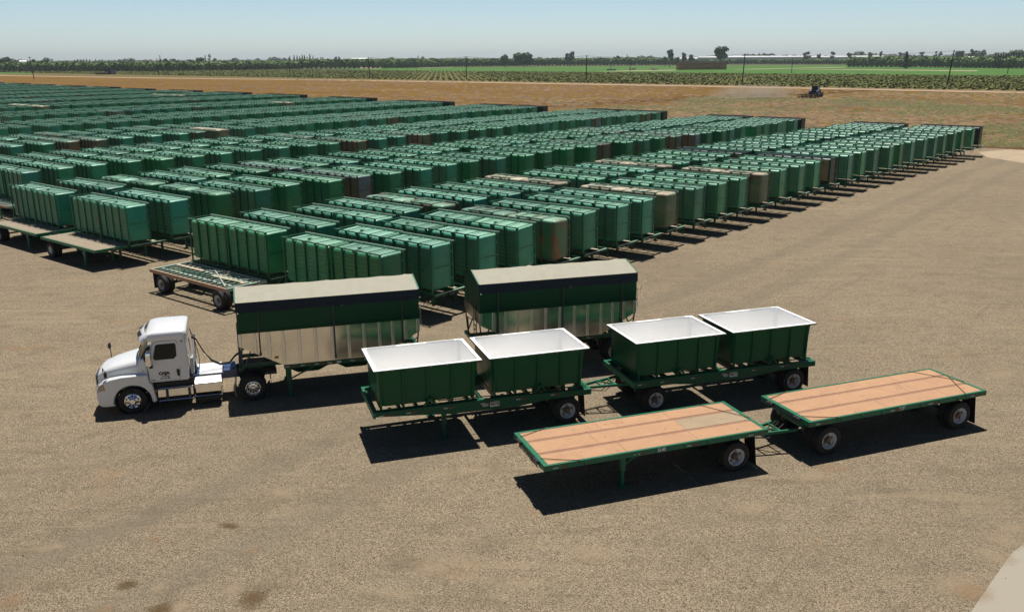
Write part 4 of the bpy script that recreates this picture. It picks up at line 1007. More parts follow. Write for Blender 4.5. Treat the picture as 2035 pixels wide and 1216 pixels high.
# cab
def cabsec(u,hw,zb,zs,zt,r=.22): return sec(u,hw,zb,zs,zt,.05,r=r)
cb=MB()
cb.loft([ [(.30,CW-1.0,1.12)]+[(.30,CW-1.02,1.9)]+[(.36,CW-.98+.05*k,2.03) for k in range(1)]+[(.33,CW,2.06),(.36,CW+.98,2.03),(.30,CW+1.02,1.9),(.30,CW+1.0,1.12)],
  [(.66,CW-1.10,1.12),(.62,CW-1.11,1.95),(.50,CW-1.08,2.12),(.46,CW,2.14),(.50,CW+1.08,2.12),(.62,CW+1.11,1.95),(.66,CW+1.10,1.12)] ])
cb.loft([[(.66,CW-1.10,1.12),(2.06,CW-1.12,1.12),(2.06,CW+1.12,1.12),(.66,CW+1.10,1.12)],
         [(.60,CW-1.12,1.98),(2.10,CW-1.14,1.98),(2.10,CW+1.14,1.98),(.60,CW+1.12,1.98)],
         [(.90,CW-1.06,2.76),(2.07,CW-1.08,2.76),(2.07,CW+1.08,2.76),(.90,CW+1.06,2.76)]])
cab=cb.build('cab',M['white_paint'],T,bevel=.05)
cab.data.polygons.foreach_set('use_smooth',[True]*len(cab.data.polygons)); cab.data.set_sharp_from_angle(angle=R(25))
# high roof cap
def rr_ring(x0,x1,hw,z,r): return [(x,y,z) for x,y in rrect(x0,x1,CW-hw,CW+hw,r,5)]
rf=MB(); rf.loft([rr_ring(.72,2.10,1.10,2.74,.18),rr_ring(.62,2.12,1.12,2.80,.18),rr_ring(.63,2.12,1.12,2.93,.18),rr_ring(.68,2.115,1.10,3.01,.20),rr_ring(.76,2.10,1.06,3.06,.22),rr_ring(.90,2.05,.98,3.09,.24)]); rf.build('roof',M['white_paint'],T,smooth=60)
vz=MB()  # sun visor with two inlet openings over the windshield
arc=lambda x0,bow,hw,z,n=12:[(x0-bow*math.cos(math.pi/2*(2*k/n-1)),CW+hw*math.sin(math.pi/2*(2*k/n-1)),z) for k in range(n+1)]
vr=[arc(.72,.32,1.1,2.72),arc(.66,.36,1.13,2.74),arc(.70,.33,1.12,2.90),arc(.86,.28,1.08,3.02)]
vz.loft(vr,cap=False,closed=False); vz.build('visor',M['white_paint'],T,smooth=60)
for s in (-1,1):
    q=MB(); ys=[CW+s*(.16+.62*k/6) for k in range(7)]
    fx=lambda y,z0:(.66-.36*math.sqrt(max(0,1-((y-CW)/1.13)**2)))-.012+(0 if z0<2.9 else .13)
    q.loft([[(fx(y,2.8)+.03,y,2.875) for y in ys],[(fx(y,3.0)+.03,y,2.985) for y in ys]],cap=False,closed=False); q.build('roof_inlet',M['black'],T)
for k in range(5):
    q=MB(); y=CW+(k-2)*.36; q.lathe_y([(.012,-.045),(.022,0),(.012,.045)],.43+.09*abs(k-2)-.02,2.93,y,8,True); q.build('marker_lamp',M['amber'],T)
# windows
ws=MB(); n=10; lo=[];hi=[]
for k in range(n+1):
    f=2*k/n-1; lo.append((.30+.16*f*f-.045,CW+1.0*f,2.075)); hi.append((.70+.12*f*f-.05,CW+.96*f,2.735))
ws.loft([lo,hi],False,False); ws.build('windshield',M['glass'],T,smooth=60)
cw_=MB()
cw_.loft([[(x-.0,y,z) for x,y,z in lo],[(x+.03,y,z-.05) for x,y,z in lo],[(x+.30,y,z-.09) for x,y,z in lo]],False,False); cw_.build('cowl',M['black'],T)
wp=MB(); 
for y in (CW-.55,CW+.25): wp.beam((.26,y,2.10),(.40,y+.42,2.36),.015,.02)
wp.build('wiper',M['black'],T)
def side_y(z,s):  # cab side surface
    q=1.11+.02*min(1,max(0,(z-1.12)/.86)) if z<1.98 else 1.13-.06*(z-1.98)/.78
    return CW+s*(q+.006)
for s in (-1,1):
    dr=MB(); outl=[(.66,1.18),(1.76,1.18),(1.80,1.7),(1.80,2.60),(1.72,2.72),(.98,2.72),(.90,2.62),(.66,2.05)]
    inner=[(.69,1.21),(1.73,1.21),(1.77,1.7),(1.77,2.58),(1.70,2.69),(1.0,2.69),(.92,2.60),(.69,2.05)]
    vs=[(x,side_y(z,s),z) for x,z in outl]+[(x,side_y(z,s),z) for x,z in inner]; nn=len(outl)
    dr.add(vs,[(i,(i+1)%nn,(i+1)%nn+nn,i+nn) for i in range(nn)])
    # thin seam line as narrow dark gasket
    seam=MB(); sc=.988
    o2=[(1.23+(x-1.23)*.985,1.95+(z-1.95)*.988) for x,z in outl]
    vs=[(x,side_y(z,s)+s*.001,z) for x,z in outl]+[(x,side_y(z,s)+s*.001,z) for x,z in o2]
    seam.add(vs,[(i,(i+1)%nn,(i+1)%nn+nn,i+nn) for i in range(nn)])
    door=MB(); vs=[(x,side_y(z,s)+s*.0005,z) for x,z in o2]; door.add(vs,[tuple(range(nn))]); dO=door.build('door',M['white_paint'],T)
    sO=seam.build('door_seal',M['black'],dO)
    win=[(.96,2.04),(1.58,2.04),(1.68,2.14),(1.68,2.54),(1.64,2.59),(1.06,2.59),(1.0,2.54),(.90,2.12)]
    q=MB(); vs=[(x,side_y(z,s)+s*.007,z) for x,z in win]; q.add(vs,[tuple(range(len(win)))]); q.build('window',M['glass'],dO)
    q=MB(); wl=[(x,side_y(z,s)+s*.004,z) for x,z in win]; ctr=(1.3,2.32); wo=[(ctr[0]+(x-ctr[0])*1.07,side_y(z,s)+s*.003,ctr[1]+(z-ctr[1])*1.09) for x,z in win]; k_=len(win)
    q.add(wl+wo,[(i,(i+1)%k_,(i+1)%k_+k_,i+k_) for i in range(k_)]); q.build('window_gasket',M['black'],dO)
    q=MB(); hd=[(1.66,1.60),(1.73,1.60),(1.765,1.56),(1.755,1.36),(1.73,1.31),(1.68,1.31),(1.655,1.40),(1.645,1.55)]; vs=[(x,side_y(z,s)+s*.008,z) for x,z in hd]; q.add(vs,[tuple(range(len(hd)))]); q.build('handle',M['black'],dO)
    q=MB(); yy=side_y(2.66,s); q.lathe_y([(.035,-s*.0),(.03,s*.02),(0,s*.022)],1.92,2.66,yy,10); q.build('cab_fitting',M['bow'],T)
    # mirrors on the doors
    y=CW+s*1.36
    q=MB(); q.loft([[(x,yy_,1.90) for x,yy_ in rrect(.66,.82,y-.11,y+.11,.05,3)],[(x,yy_,1.95) for x,yy_ in rrect(.63,.84,y-.13,y+.13,.06,3)],[(x,yy_,2.40) for x,yy_ in rrect(.65,.84,y-.13,y+.13,.06,3)],[(x,yy_,2.45) for x,yy_ in rrect(.68,.82,y-.11,y+.11,.05,3)]]); mo=q.build('mirror',M['chrome'],T,smooth=50)
    q=MB(); q.tube([(.78,y,1.95),(.80,y,1.84),(.80,CW+s*1.12,1.82)],.022,6); q.tube([(.76,y,2.42),(.80,CW+s*1.1,2.5)],.018,6); q.box(.74,.86,min(y-.06,y+.06),max(y-.06,y+.06),1.80,1.90); q.build('mirror_arm',M['black'],mo)
    # hood mirrors
    y=CW+s*.80
    q=MB(); q.tube([(-.98,y-s*.1,1.62),(-.93,y+s*.10,1.82),(-.86,y+s*.20,1.70)] if s<0 else [(-.80,y-s*.1,1.70),(-.84,y+s*.05,1.98),(-.86,y+s*.08,2.05)],.016,6); q.build('hood_mirror_arm',M['black'],T)
    q=MB(); c0=(-.84,y+s*.24,1.60) if s<0 else (-.86,y+s*.10,2.14)
    q.loft([[(c0[0]+a*k,c0[1]+b_*k,c0[2]+dz) for a,b_ in ((-.05,-.09),(.05,-.09),(.05,.09),(-.05,.09))] for k,dz in ((.6,-.12),(1,-.08),(1,.08),(.6,.12))]); q.build('hood_mirror',M['black'],T,bevel=.02)
# lettering on the near door
yt=side_y(1.4,-1)-.004
textobj('CXJA',.14,M['blackdec'],T,(1.20,yt,1.47),'door_lettering',bold=.012,ext=.001,xscale=1.15)
textobj('Trucking',.075,M['blackdec'],T,(1.24,yt,1.365),'door_lettering',bold=.002,ext=.001)
textobj('CA 186688',.075,M['blackdec'],T,(1.22,yt,1.275),'door_lettering',bold=.003,ext=.001)
q=MB(); q.box(.72,.88,yt-.002,yt,1.225,1.25); q.build('hood_badge',M['blackdec'],T)
q=MB(); q.add([(.48+.05*math.cos(a*R(20)),.075,1.62+.018*math.sin(a*R(20))) for a in range(18)],[tuple(range(18))]); q.build('side_badge',M['reflect'],T)
# cab back wall equipment
q=MB()
for y in (.55,.75,1.9): q.tube([(2.18,y,1.2),(2.18,y,2.0),(2.15,y,2.6)],.018,6)
q.build('grab_bar',M['chrome'],T,smooth=40)
q=MB(); q.tube([(2.26,1.6,.9),(2.26,1.6,2.3),(2.30,1.6,2.45)],.06,12); q.build('exhaust_stack',M['chrome'],T,smooth=40)
q=MB(); q.box(2.14,2.26,.35,.62,1.25,1.9); q.box(2.14,2.22,.9,1.4,1.3,1.75); q.build('air_equipment',M['reflect'],T,bevel=.02)
# frame rails, deck plate, fifth wheel
q=MB()
for y in (CW-.45,CW+.37): q.box(-.9,3.78,y,y+.08,.80,1.06)
for x in (2.3,3.3): q.box(x,x+.12,CW-.365,CW+.365,.84,1.02)
q.build('frame_rail',M['blue'],T,bevel=.01)
q=MB()
for y in (CW-.45,CW+.37): q.box(3.782,5.30,y,y+.08,.80,1.06)
for x in (4.0,5.1): q.box(x,x+.12,CW-.365,CW+.365,.84,1.02)
q.build('rear_frame_rail',M['black'],T,bevel=.01)
q=MB(); q.box(2.40,3.25,CW-.55,CW+.55,1.07,1.10); q.build('deck_plate',M['diamond'],T)
q=MB(); q.box(3.3,3.75,CW-.5,CW+.5,1.065,1.14); q.box(3.62,3.72,CW-.36,CW+.36,1.14,1.20); q.build('frame_crossplate',M['blue'],T)
q=MB(); q.prism([(3.95,CW-.30),(4.2,CW-.48),(4.75,CW-.48),(5.15,CW-.42),(5.35,CW-.15),(4.8,CW-.06),(4.8,CW+.06),(5.35,CW+.15),(5.15,CW+.42),(4.75,CW+.48),(4.2,CW+.48),(3.95,CW+.3)],'z',1.17,1.22); q.box(4.2,4.8,CW-.5,CW+.5,1.07,1.165); q.build('fifth_wheel',M['black'],T)
MB().box(4.85,5.30,.20,.72,.98,1.10).build('tail_bracket',M['black'],T); MB().box(4.85,5.30,1.72,2.24,.98,1.10).build('tail_bracket',M['black'],T)
hs=MB()
for k,(y,dp) in enumerate(((1.05,.0),(1.15,.06),(1.25,.12))): hs.tube([(2.22,y,2.55-dp),(2.38,y,2.45-dp),(2.6,y,1.95-dp),(2.9,y,1.45),(3.2,y,1.28),(3.55,y,1.30),(3.75,y,1.55),(3.98,y,1.7)],.018,6)
hs.tube([(2.15,1.5,2.75),(2.3,1.45,2.3),(2.42,1.4,1.6),(2.4,1.4,1.15)],.016,6)
hs.build('air_hose',M['black'],T,smooth=50)
# near and far side: steps, battery box
for s in (-1,1):
    ya=.10 if s<0 else 2.34; yb=.62 if s<0 else 1.82; lo_,hi_=min(ya,yb),max(ya,yb)
    q=MB(); q.box(.84,2.20,lo_+.12,hi_,.40,1.05); q.build('step_housing',M['black'],T)
    q=MB(); yo=ya
    for z in (.86,.38): q.tube([(.92,yo,z),(2.18,yo,z)],.032,8); q.box(.95,2.15,min(yo,yo-s*.22),max(yo,yo-s*.22),z-.02,z+.012)
    q.build('step',M['chrome'],T)
    q=MB(); q.box(.90,2.16,(ya+.10 if s<0 else ya-.12),(ya+.12 if s<0 else ya-.10),.50,.78); q.build('step_fairing',M['chrome'],T)
    q=MB()
    for x in (1.18,1.98): q.box(x,x+.09,min(ya-s*.0,ya-s*.12),max(ya,ya-s*.12),.36,.90)
    q.build('step_bracket',M['bow'],T)
    q=MB(); q.box(2.26,3.20,lo_-.02,hi_,.55,.93); bx=q.build('battery_box',M['chrome'],T,bevel=.02)
    q=MB(); q.loft([[(2.25,lo_-.02,.935),(3.21,lo_-.02,.935),(3.21,hi_,.935),(2.25,hi_,.935)],[(2.25,lo_+(.16 if s<0 else 0),1.03),(3.21,lo_+(.16 if s<0 else 0),1.03),(3.21,hi_-(.16 if s>0 else 0),1.03),(2.25,hi_-(.16 if s>0 else 0),1.03)]]); q.build('box_lid',M['diamond'],bx)
    q=MB(); q.tube([(2.22,ya,.42),(3.22,ya,.42)],.03,8); q.tube([(3.22,ya,.42),(3.24,ya,.6)],.022,6); q.build('step',M['chrome'],T)
    MB().box(2.2,3.18,lo_+.05,hi_,.18,.36).build('lower_tank',M['black'],T,bevel=.04)
    # quarter fender ahead of the drive tyre and mud flap behind
    q=MB(); a0=[R(x) for x in (150,158,166,174,182,190,198,206)]; yc0,yc1=(.06,.62) if s<0 else (1.82,2.38)
    q.loft([[(4.36+.68*math.cos(a),yc0,.52+.68*math.sin(a)),(4.36+.68*math.cos(a),yc1,.52+.68*math.sin(a)),(4.36+.70*math.cos(a),yc1,.52+.70*math.sin(a)),(4.36+.70*math.cos(a),yc0,.52+.70*math.sin(a))] for a in a0]); q.build('quarter_fender',M['reflect'],T,smooth=40)
    MB().box(5.05,5.065,yc0,yc1,.22,.98).build('mud_flap',M['black'],T)
wheel(T,'front',0.0,.04); wheel(T,'front',0.0,2.40,flip=True)
wheel(T,'drive',4.36,.02); wheel(T,'drive',4.36,2.42,flip=True)
q=MB(); q.tube([(0,.3,.48),(0,2.1,.48)],.06,8); q.tube([(4.36,.5,.52),(4.36,1.9,.52)],.1,8); q.lathe_y([(.05,-.2),(.2,-.1),(.2,.1),(.05,.2)],4.36,.52,CW,12); q.box(-.6,2.1,CW-.3,CW+.3,.55,1.3); q.build('running_gear',M['black'],T)
# ================================================================ STORAGE LOT: tubs stood on edge on parked trailers
ORD=('first second third fourth fifth sixth seventh eighth ninth tenth eleventh twelfth thirteenth fourteenth fifteenth sixteenth seventeenth eighteenth nineteenth twentieth').split()
TENS={20:'twenty',30:'thirty'}
def ordw(n):
    if n<=20: return ORD[n-1]
    if n==30: return 'thirtieth'
    return TENS[n//10*10]+'-'+ORD[n%10-1]
TL_,TW_,TH_=3.70,1.50,2.57
def storage_tub_meshes(matname,panel,frame,old=False):
    out=[]  # (name, mesh)
    zc=TH_/2
    def ring(y,ins,r,n=4): return [(x,y,z) for x,z in rrect(ins,TL_-ins,.09+ins,TH_-.03-ins,r,n)]
    r0=.17 if old else .11; i0=.09 if not old else .04
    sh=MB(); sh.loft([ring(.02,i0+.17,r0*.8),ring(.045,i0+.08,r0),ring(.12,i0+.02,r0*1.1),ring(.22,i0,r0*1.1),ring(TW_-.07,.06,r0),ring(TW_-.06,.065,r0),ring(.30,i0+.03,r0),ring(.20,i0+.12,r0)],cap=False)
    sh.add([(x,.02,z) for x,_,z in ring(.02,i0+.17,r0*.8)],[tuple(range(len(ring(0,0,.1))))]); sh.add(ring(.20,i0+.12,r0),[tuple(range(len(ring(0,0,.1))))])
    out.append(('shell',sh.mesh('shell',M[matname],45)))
    rm=MB(); oo=.0
    rm.loft([ring(TW_-.075,oo,.05),ring(TW_-.075,.10,.12),ring(TW_,.10,.12),ring(TW_,oo,.05),ring(TW_-.075,oo,.05)],cap=False); out.append(('rim',rm.mesh('rim',M[frame])))
    bt=MB()
    for x,z in [(.02,.6),(.02,1.3),(.02,2.0),(TL_-.05,.6),(TL_-.05,1.3),(TL_-.05,2.0)]: bt.box(x,x+.03,TW_-.11,TW_-.076,z,z+.05)
    out.append(('rim_bolts',bt.mesh('rim_bolts',M['whitedec'])))
    if not old:
        pn=MB(); n=9; z0=.40; z1=TH_-.22
        for k in range(n):
            za=z0+(z1-z0)*k/n; zb=z0+(z1-z0)*(k+1)/n-.022
            pn.loft([[(i0+.17,.021,za),(TL_-i0-.17,.021,za),(TL_-i0-.17,.021,zb),(i0+.17,.021,zb)],[(i0+.17,.006,za+.02),(TL_-i0-.17,.006,za+.02),(TL_-i0-.17,.004,zb),(i0+.17,.004,zb)]])
        out.append(('floor_panel',pn.mesh('floor_panel',M[panel])))
        for x in (.05,.90,1.80,2.70,TL_-.10):
            r_=MB(); r_.box(x-.0,x+.07,-.075,-.005,-.0,TH_-.06); r_.box(x+.01,x+.06,-.004,TW_-.08,TH_-.035,TH_-.008)
            wd=.16 if abs(x-1.8)<.1 else .08
            r_.prism([(x+.035-wd,TH_-.06),(x+.035+wd,TH_-.06),(x+.075,TH_-.22),(x-.005,TH_-.22)],'y',-.073,-.02)
            if .1<x<3: r_.prism([(x+.035-.09,TH_-.05),(x+.035+.09,TH_-.05),(x+.07,TH_-.005),(x,TH_-.005)],'y',-.015,.12)
            out.append(('rib',r_.mesh('rib',M[frame])))
        for nm,z in (('rail',TH_-.058),('rail',.02)):
            q=MB(); q.box(-.03,TL_+.03,-.085,-.010,z,z+.055); 
            out.append((nm,q.mesh(nm,M[frame])))
        q=MB(); q.box(-.06,TL_+.06,TW_+.001,TW_+.05,TH_-.045,TH_+.012); out.append(('rail',q.mesh('rail',M['palegreen'] if frame=='t_steel' else M[frame])))  # far rail coloured pale to read as a thin sunlit line
        q=MB()
        for xa,xb in ((i0-.016,.044),(TL_-i0-.004,TL_-.064)):
            q=MB(); q.loft([[(xa,.16,zc),(xa+.02,.16,zc),(xa+.02,.16,zc+.05),(xa,.16,zc+.05)],[(xb,TW_-.076,zc),(xb+.02,TW_-.076,zc),(xb+.02,TW_-.076,zc+.05),(xb,TW_-.076,zc+.05)]]); out.append(('end_strap',q.mesh('end_strap',M[frame])))
        q=MB(); q.box(1.62,1.74,.35,.5,TH_-.03,TH_+.03); q.tube([(1.6,.42,TH_+.02),(1.85,.5,TH_+.05)],.015,5); out.append(('latch',q.mesh('latch',M[frame])))
    else:
        for x in (.95,1.8,2.65):
            r_=MB(); r_.box(x,x+.06,-.06,.0,.0,TH_-.05); r_.box(x,x+.06,.001,TW_-.08,TH_-.045,TH_-.0); out.append(('rib',r_.mesh('rib',M[frame])))
        q=MB(); q.box(.85,2.85,-.085,-.0,TH_-.075,TH_+.005); q.box(1.72,1.9,-.088,.05,TH_-.10,TH_+.03); out.append(('rail',q.mesh('rail',M[frame])))
        q=MB(); q.box(.55,TL_-.05,TW_-.14,TW_-.076,TH_-.02,TH_+.03); out.append(('rail',q.mesh('rail',M[frame])))
    return out
VAR={'green':('t_green','t_panel','t_steel',0,'green ribbed tub'),'deep':('t_deep','t_deep','t_steel',0,'dark green ribbed tub'),
 'teal':('t_teal','t_panel','t_steel',0,'teal-green ribbed tub'),'rust':('t_rust','t_panelrust','t_steelold',0,'rust-stained green ribbed tub'),
 'greyblue':('t_blue','t_panelrust','t_steelold',0,'grey-blue tub with brown ribbed base'),'oldrust':('t_rust','t_rust','t_steelold',1,'smooth dark green tub with rust patches'),
 'oldtan':('t_tan','t_tan','t_steelold',1,'smooth faded tan tub with rust patches'),'oldgreen':('t_deep','t_deep','t_steelold',1,'smooth blackish green tub'),
 'black':('t_black','t_black','t_black',0,'near-black ribbed tub'),'white':('t_white','t_white','t_steelold',0,'whitish faded ribbed tub'),'dark':('t_black','t_panelrust','t_steel',0,'very dark ribbed tub with grimy base')}
VM={}
def make_tub(var,loc,rz,label,tilt=0.0):
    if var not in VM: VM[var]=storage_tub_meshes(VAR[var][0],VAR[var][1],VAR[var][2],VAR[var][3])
    t=thing('storage_tub',loc,rz,label,'tub','tubs stored on edge on the parked trailers')
    if tilt: t.rotation_euler=(tilt,0,rz)
    for nm,me in VM[var]:
        o=bpy.data.objects.new(nm,me); link(o); o.parent=t
    return t
def flat_storage_meshes(deck):
    L,W_,H_=7.5,2.55,1.29; out=[]
    f=MB(); f.box(0,L,0,.10,H_-.16,H_+.01); f.box(0,L,W_-.10,W_,H_-.16,H_+.01); f.box(0,.12,.1025,W_-.1025,H_-.16,H_+.009); f.box(L-.12,L,.1025,W_-.1025,H_-.16,H_+.009)
    for y in (.7,W_-.82): f.prism([(.0,H_-.05),(L,H_-.05),(L,H_-.22),(5.6,H_-.36),(2.0,H_-.36),(0,H_-.22)],'y',y,y+.12)
    n=16 if deck=='grate' else 9
    for i in range(1,n): f.box(L*i/n-.025,L*i/n+.025,.1025,W_-.1025,H_-.08,H_-.012)
    out.append(('frame',f.mesh('frame',M['palegreen'] if deck=='grate' else M['frame2'] if deck=='open' else M['frame'])))
    if deck=='grate':
        for y0 in (-.012,W_-.09): e=MB(); e.box(-.01,L+.01,y0,y0+.105,H_+.0105,H_+.022); e.box(-.01,L+.01,y0-.001 if y0<0 else y0+.105,y0+.010 if y0<0 else y0+.114,H_-.17,H_+.0104); out.append(('edge_rail',e.mesh('edge_rail',M['rustrail'])))
        c=MB()
        for y in (.7,W_-.82): c.box(.3,L-.3,y-.002,y+.122,H_-.40,H_-.09)
        out.append(('chassis_beam',c.mesh('chassis_beam',M['frame2'])))
    if deck=='wood':
        d=MB(); y=.105
        while y<W_-.2: d.box(.122,L-.122,y,y+.19,H_-.011,H_+.006+.004*math.sin(y*50)); y+=.195
        d.box(.122,L-.122,y,W_-.102,H_-.011,H_+.005); out.append(('deck_boards',d.mesh('deck_boards',M['seat'])))
    elif deck=='open':
        d=MB(); d.box(.2,L-.2,.55,.75,H_-.011,H_+.006); d.box(.2,L-.2,1.70,1.95,H_-.011,H_+.006); out.append(('deck_boards',d.mesh('deck_boards',M['wood_pale'])))
        pk=MB()
        for x in (L-.03,): 
            pk.box(x+.031,x+.10,.05,W_-.05,H_-.03,H_+.012)
        out.append(('end_rail',pk.mesh('end_rail',M['palegreen'])))
    for y in (.30,W_-.42):
        m=MB(); m.box(5.3,5.43,y,y+.12,.06,H_-.161); m.box(5.22,5.5,y-.06,y+.18,.02,.06); m.beam((5.36,y+.06,.6),(4.7,y+.06,H_-.2),.05,.05); out.append(('landing_leg',m.mesh('landing_leg',M['t_steel'])))
    m=MB(); m.tube([(L-.1,.6,H_-.2),(L+.16,.75,H_-.45),(L-.2,.9,H_-.5)],.014,5); m.tube([(L,1.5,H_-.18),(L+.12,1.56,H_-.4),(L,1.7,H_-.2)],.014,5); m.box(L+.01,L+.09,1.05,1.45,H_-.2,H_-.08); out.append(('air_coupling',m.mesh('air_coupling',M['bow'])))
    w_=MB()
    for y0,s in ((.03,1),(W_-.03,-1)):
        for dy in (0,.32):
            w_.lathe_y([(.27,s*(.04+dy)),(.30,s*dy),(.47,s*dy),(.51,s*(.04+dy)),(.51,s*(.22+dy)),(.47,s*(.27+dy)),(.28,s*(.27+dy))],1.15,.51,y0,18)
        w_.k=1; w_.lathe_y([(.28,s*.04),(.27,s*.01),(.24,s*.12),(.12,s*.14),(.10,s*.03),(0,s*.02)],1.15,.51,y0,16); w_.k=0
    w_.k=0; w_.tube([(1.15,.5,.51),(1.15,W_-.5,.51)],.06,6); out.append(('wheel',w_.mesh('wheel',[M['tyre'],M['rim_white']],35)))
    return out
FM={k:flat_storage_meshes(k) for k in('wood','open','grate')}
def make_flat(deck,loc,rz,label,group,twowheel=False,flip=False):
    t=thing('storage_trailer',loc,rz,label,'trailer',group)
    for nm,me in FM[deck]:
        if twowheel and nm in('landing_leg','wheel'): continue
        o=bpy.data.objects.new(nm,me); link(o); o.parent=t
    return t
def interp(x,xs,ys): return float(np.interp(x,xs,ys))
TFAR=[131.2,134,138,140,142.5,146,149.3,150.5,152,153,156,156.5,158.5,160,161]
SFAR=[-26.6,-51.7,-78.0,-105.4,-132.4,-160.2,-189.6,-215.9,-242.8,-269.7,-298.1,-323.8,-350,-376,-402]
def s_end(b,t):
    if b==0: return interp(t,[28,36,54,65,80,108,127,133],[-30.9,-29.9,-29.8,-29.3,-29.0,-27.8,-26.9,-26.5])
    if b==1: return interp(t,[28,32,48,80,91,108,134],[-54.9,-55.0,-54.0,-53.4,-52.9,-51.8,-51.7])
    if b==2: return interp(t,[30,115,138],[-79.1,-78.1,-77.6])
    return SFAR[b]+interp(t,[28,TFAR[b]],[1.2,0])
def t_row(b,k,nrow):
    base=[28.1,31.4,34.6,37.7,40.8,44.0,47.3,50.5,53.8,57.6,61.0,64.4,67.9,71.5,75.4,79.0]
    if k<16: return base[k]
    return 79.0+(TFAR[b]-79.0)*(k-15)/(nrow-16)
FORCE={(0,0):'deep',(0,1):'teal',(0,2):'teal',(0,3):'teal',(0,4):'oldrust',(0,5):'teal',(0,6):'teal',(0,7):'teal',(0,8):'oldtan',(0,9):'green',(0,10):'green',(0,11):'teal',(0,12):'oldtan',(0,13):'green',(0,14):'green',(0,15):'green',(0,16):'dark',(0,17):'teal',(0,18):'green',(0,19):'teal',(0,20):'green',(0,21):'deep',(0,22):'teal',(0,23):'teal',(0,24):'teal',
 (1,0):'teal',(1,1):'teal',(1,2):'oldgreen',(1,3):'teal',(1,4):'deep',(1,5):'deep',(1,6):'greyblue',(1,7):'deep',(1,8):'teal',(1,9):'teal',(1,10):'deep',(1,11):'teal',(1,12):'deep',(1,13):'deep',(1,21):'greyblue',(2,12):'rust'}
BLK=['rightmost','second-from-right','third-from-right','fourth-from-right','fifth-from-right','sixth-from-right','seventh-from-right','eighth-from-right','ninth-from-right','tenth-from-right']+['far left']*6
rr=random.Random(21); slots=[]
for b in range(15):
    nrow=30 if b==0 else 16+int((TFAR[b]-79)/3.55)+1
    for k in range(nrow):
        t=t_row(b,k,nrow); 
        if b==2 and k==0: continue
        if b>=2 : t+=.9*(1-k/nrow)
        p=rr.random(); v0='green' if p<.40 else 'deep' if p<.66 else 'teal' if p<.86 else 'rust' if p<.92 else 'greyblue' if p<.945 else 'oldtan' if p<.962 else 'white' if p<.975 else 'green'
        if k==nrow-1: v0='black'
        v=FORCE.get((b,k),v0)
        for c in (0,1):   # 0 = right column, 1 = left column
            se=s_end(b,t)-c*(8.75 if t<90 else 9.0)+(rr.uniform(-.12,.12) if (b,c)==(0,0) else rr.uniform(-.5,.5)); jt=rr.uniform(-.10,.10) if b==0 else rr.uniform(-.25,.25); jr=rr.uniform(-.006,.006) if (b,c)==(0,0) else rr.uniform(-.022,.022)
            if (b,k) not in FORCE and k!=nrow-1 and c==1 and rr.random()<.35: v='deep' if rr.random()<.5 else 'teal'
            mid=ST(se-3.8,t+1); X=project((*mid,2.5)); 
            vis=any(-15<project((*ST(se-ds,t+dt),z))[0]<2050 for ds in (0,7.5) for dt in (0,2.6) for z in (0,3.9))
            if not vis or X[2]<1: continue
            slots.append(dict(b=b,k=k,c=c,v=v,se=se,t=t+jt,jr=jr,d=math.hypot(*mid)))
slots.sort(key=lambda q:q['d'])
tub_far=[];fl_far=[];ntub=0;nfl=0
for i,q in enumerate(slots):
    b,k,c,v=q['b'],q['k'],q['c'],q['v']; col='left' if c else 'right'; rz=D+q['jr']
    ox,oy=ST(q['se']-7.47,q['t'])
    if nfl<300:
        lab='green flatbed parked under two stored tubs, %s back, %s column, %s block'%(ordw(k+1),col,BLK[b])
        make_flat('open',(ox,oy,0),rz,lab,'green flatbed trailers parked under the stored tubs'); nfl+=1
    else: fl_far.append((ox,oy,rz))
    for h in (0,1):  # 0 = left tub, 1 = right tub
        if k>3 and v in('green','teal','deep') and h==0 and rr.random()<.12: vv=rr.choice(['green','teal','deep'])
        else: vv=v
        jx=rr.uniform(-.03,.03); jy=rr.uniform(-.05,.05)
        x=h*3.76+jx; cr_,sr_=math.cos(rz),math.sin(rz); px_,py_=ox+x*cr_-(.06+jy)*sr_,oy+x*sr_+(.06+jy)*cr_
        if ntub<300:
            lab='%s, %s end, %s trailer back, %s column, %s block'%(VAR[vv][4],'right' if h else 'left',ordw(k+1),col,BLK[b])
            tilt=rr.choice([0,0,0,0,rr.uniform(-.012,.03)])
            if (b,k,c)==(0,3,0): tilt=.055; lab='leaning '+lab; py_+=.1
            make_tub(vv,(px_,py_,1.305),rz+rr.uniform(-.008,.008),lab.replace('with rust patches','') if len(lab.split())>16 else lab,tilt); ntub+=1
        else: tub_far.append((vv,px_,py_,rz))
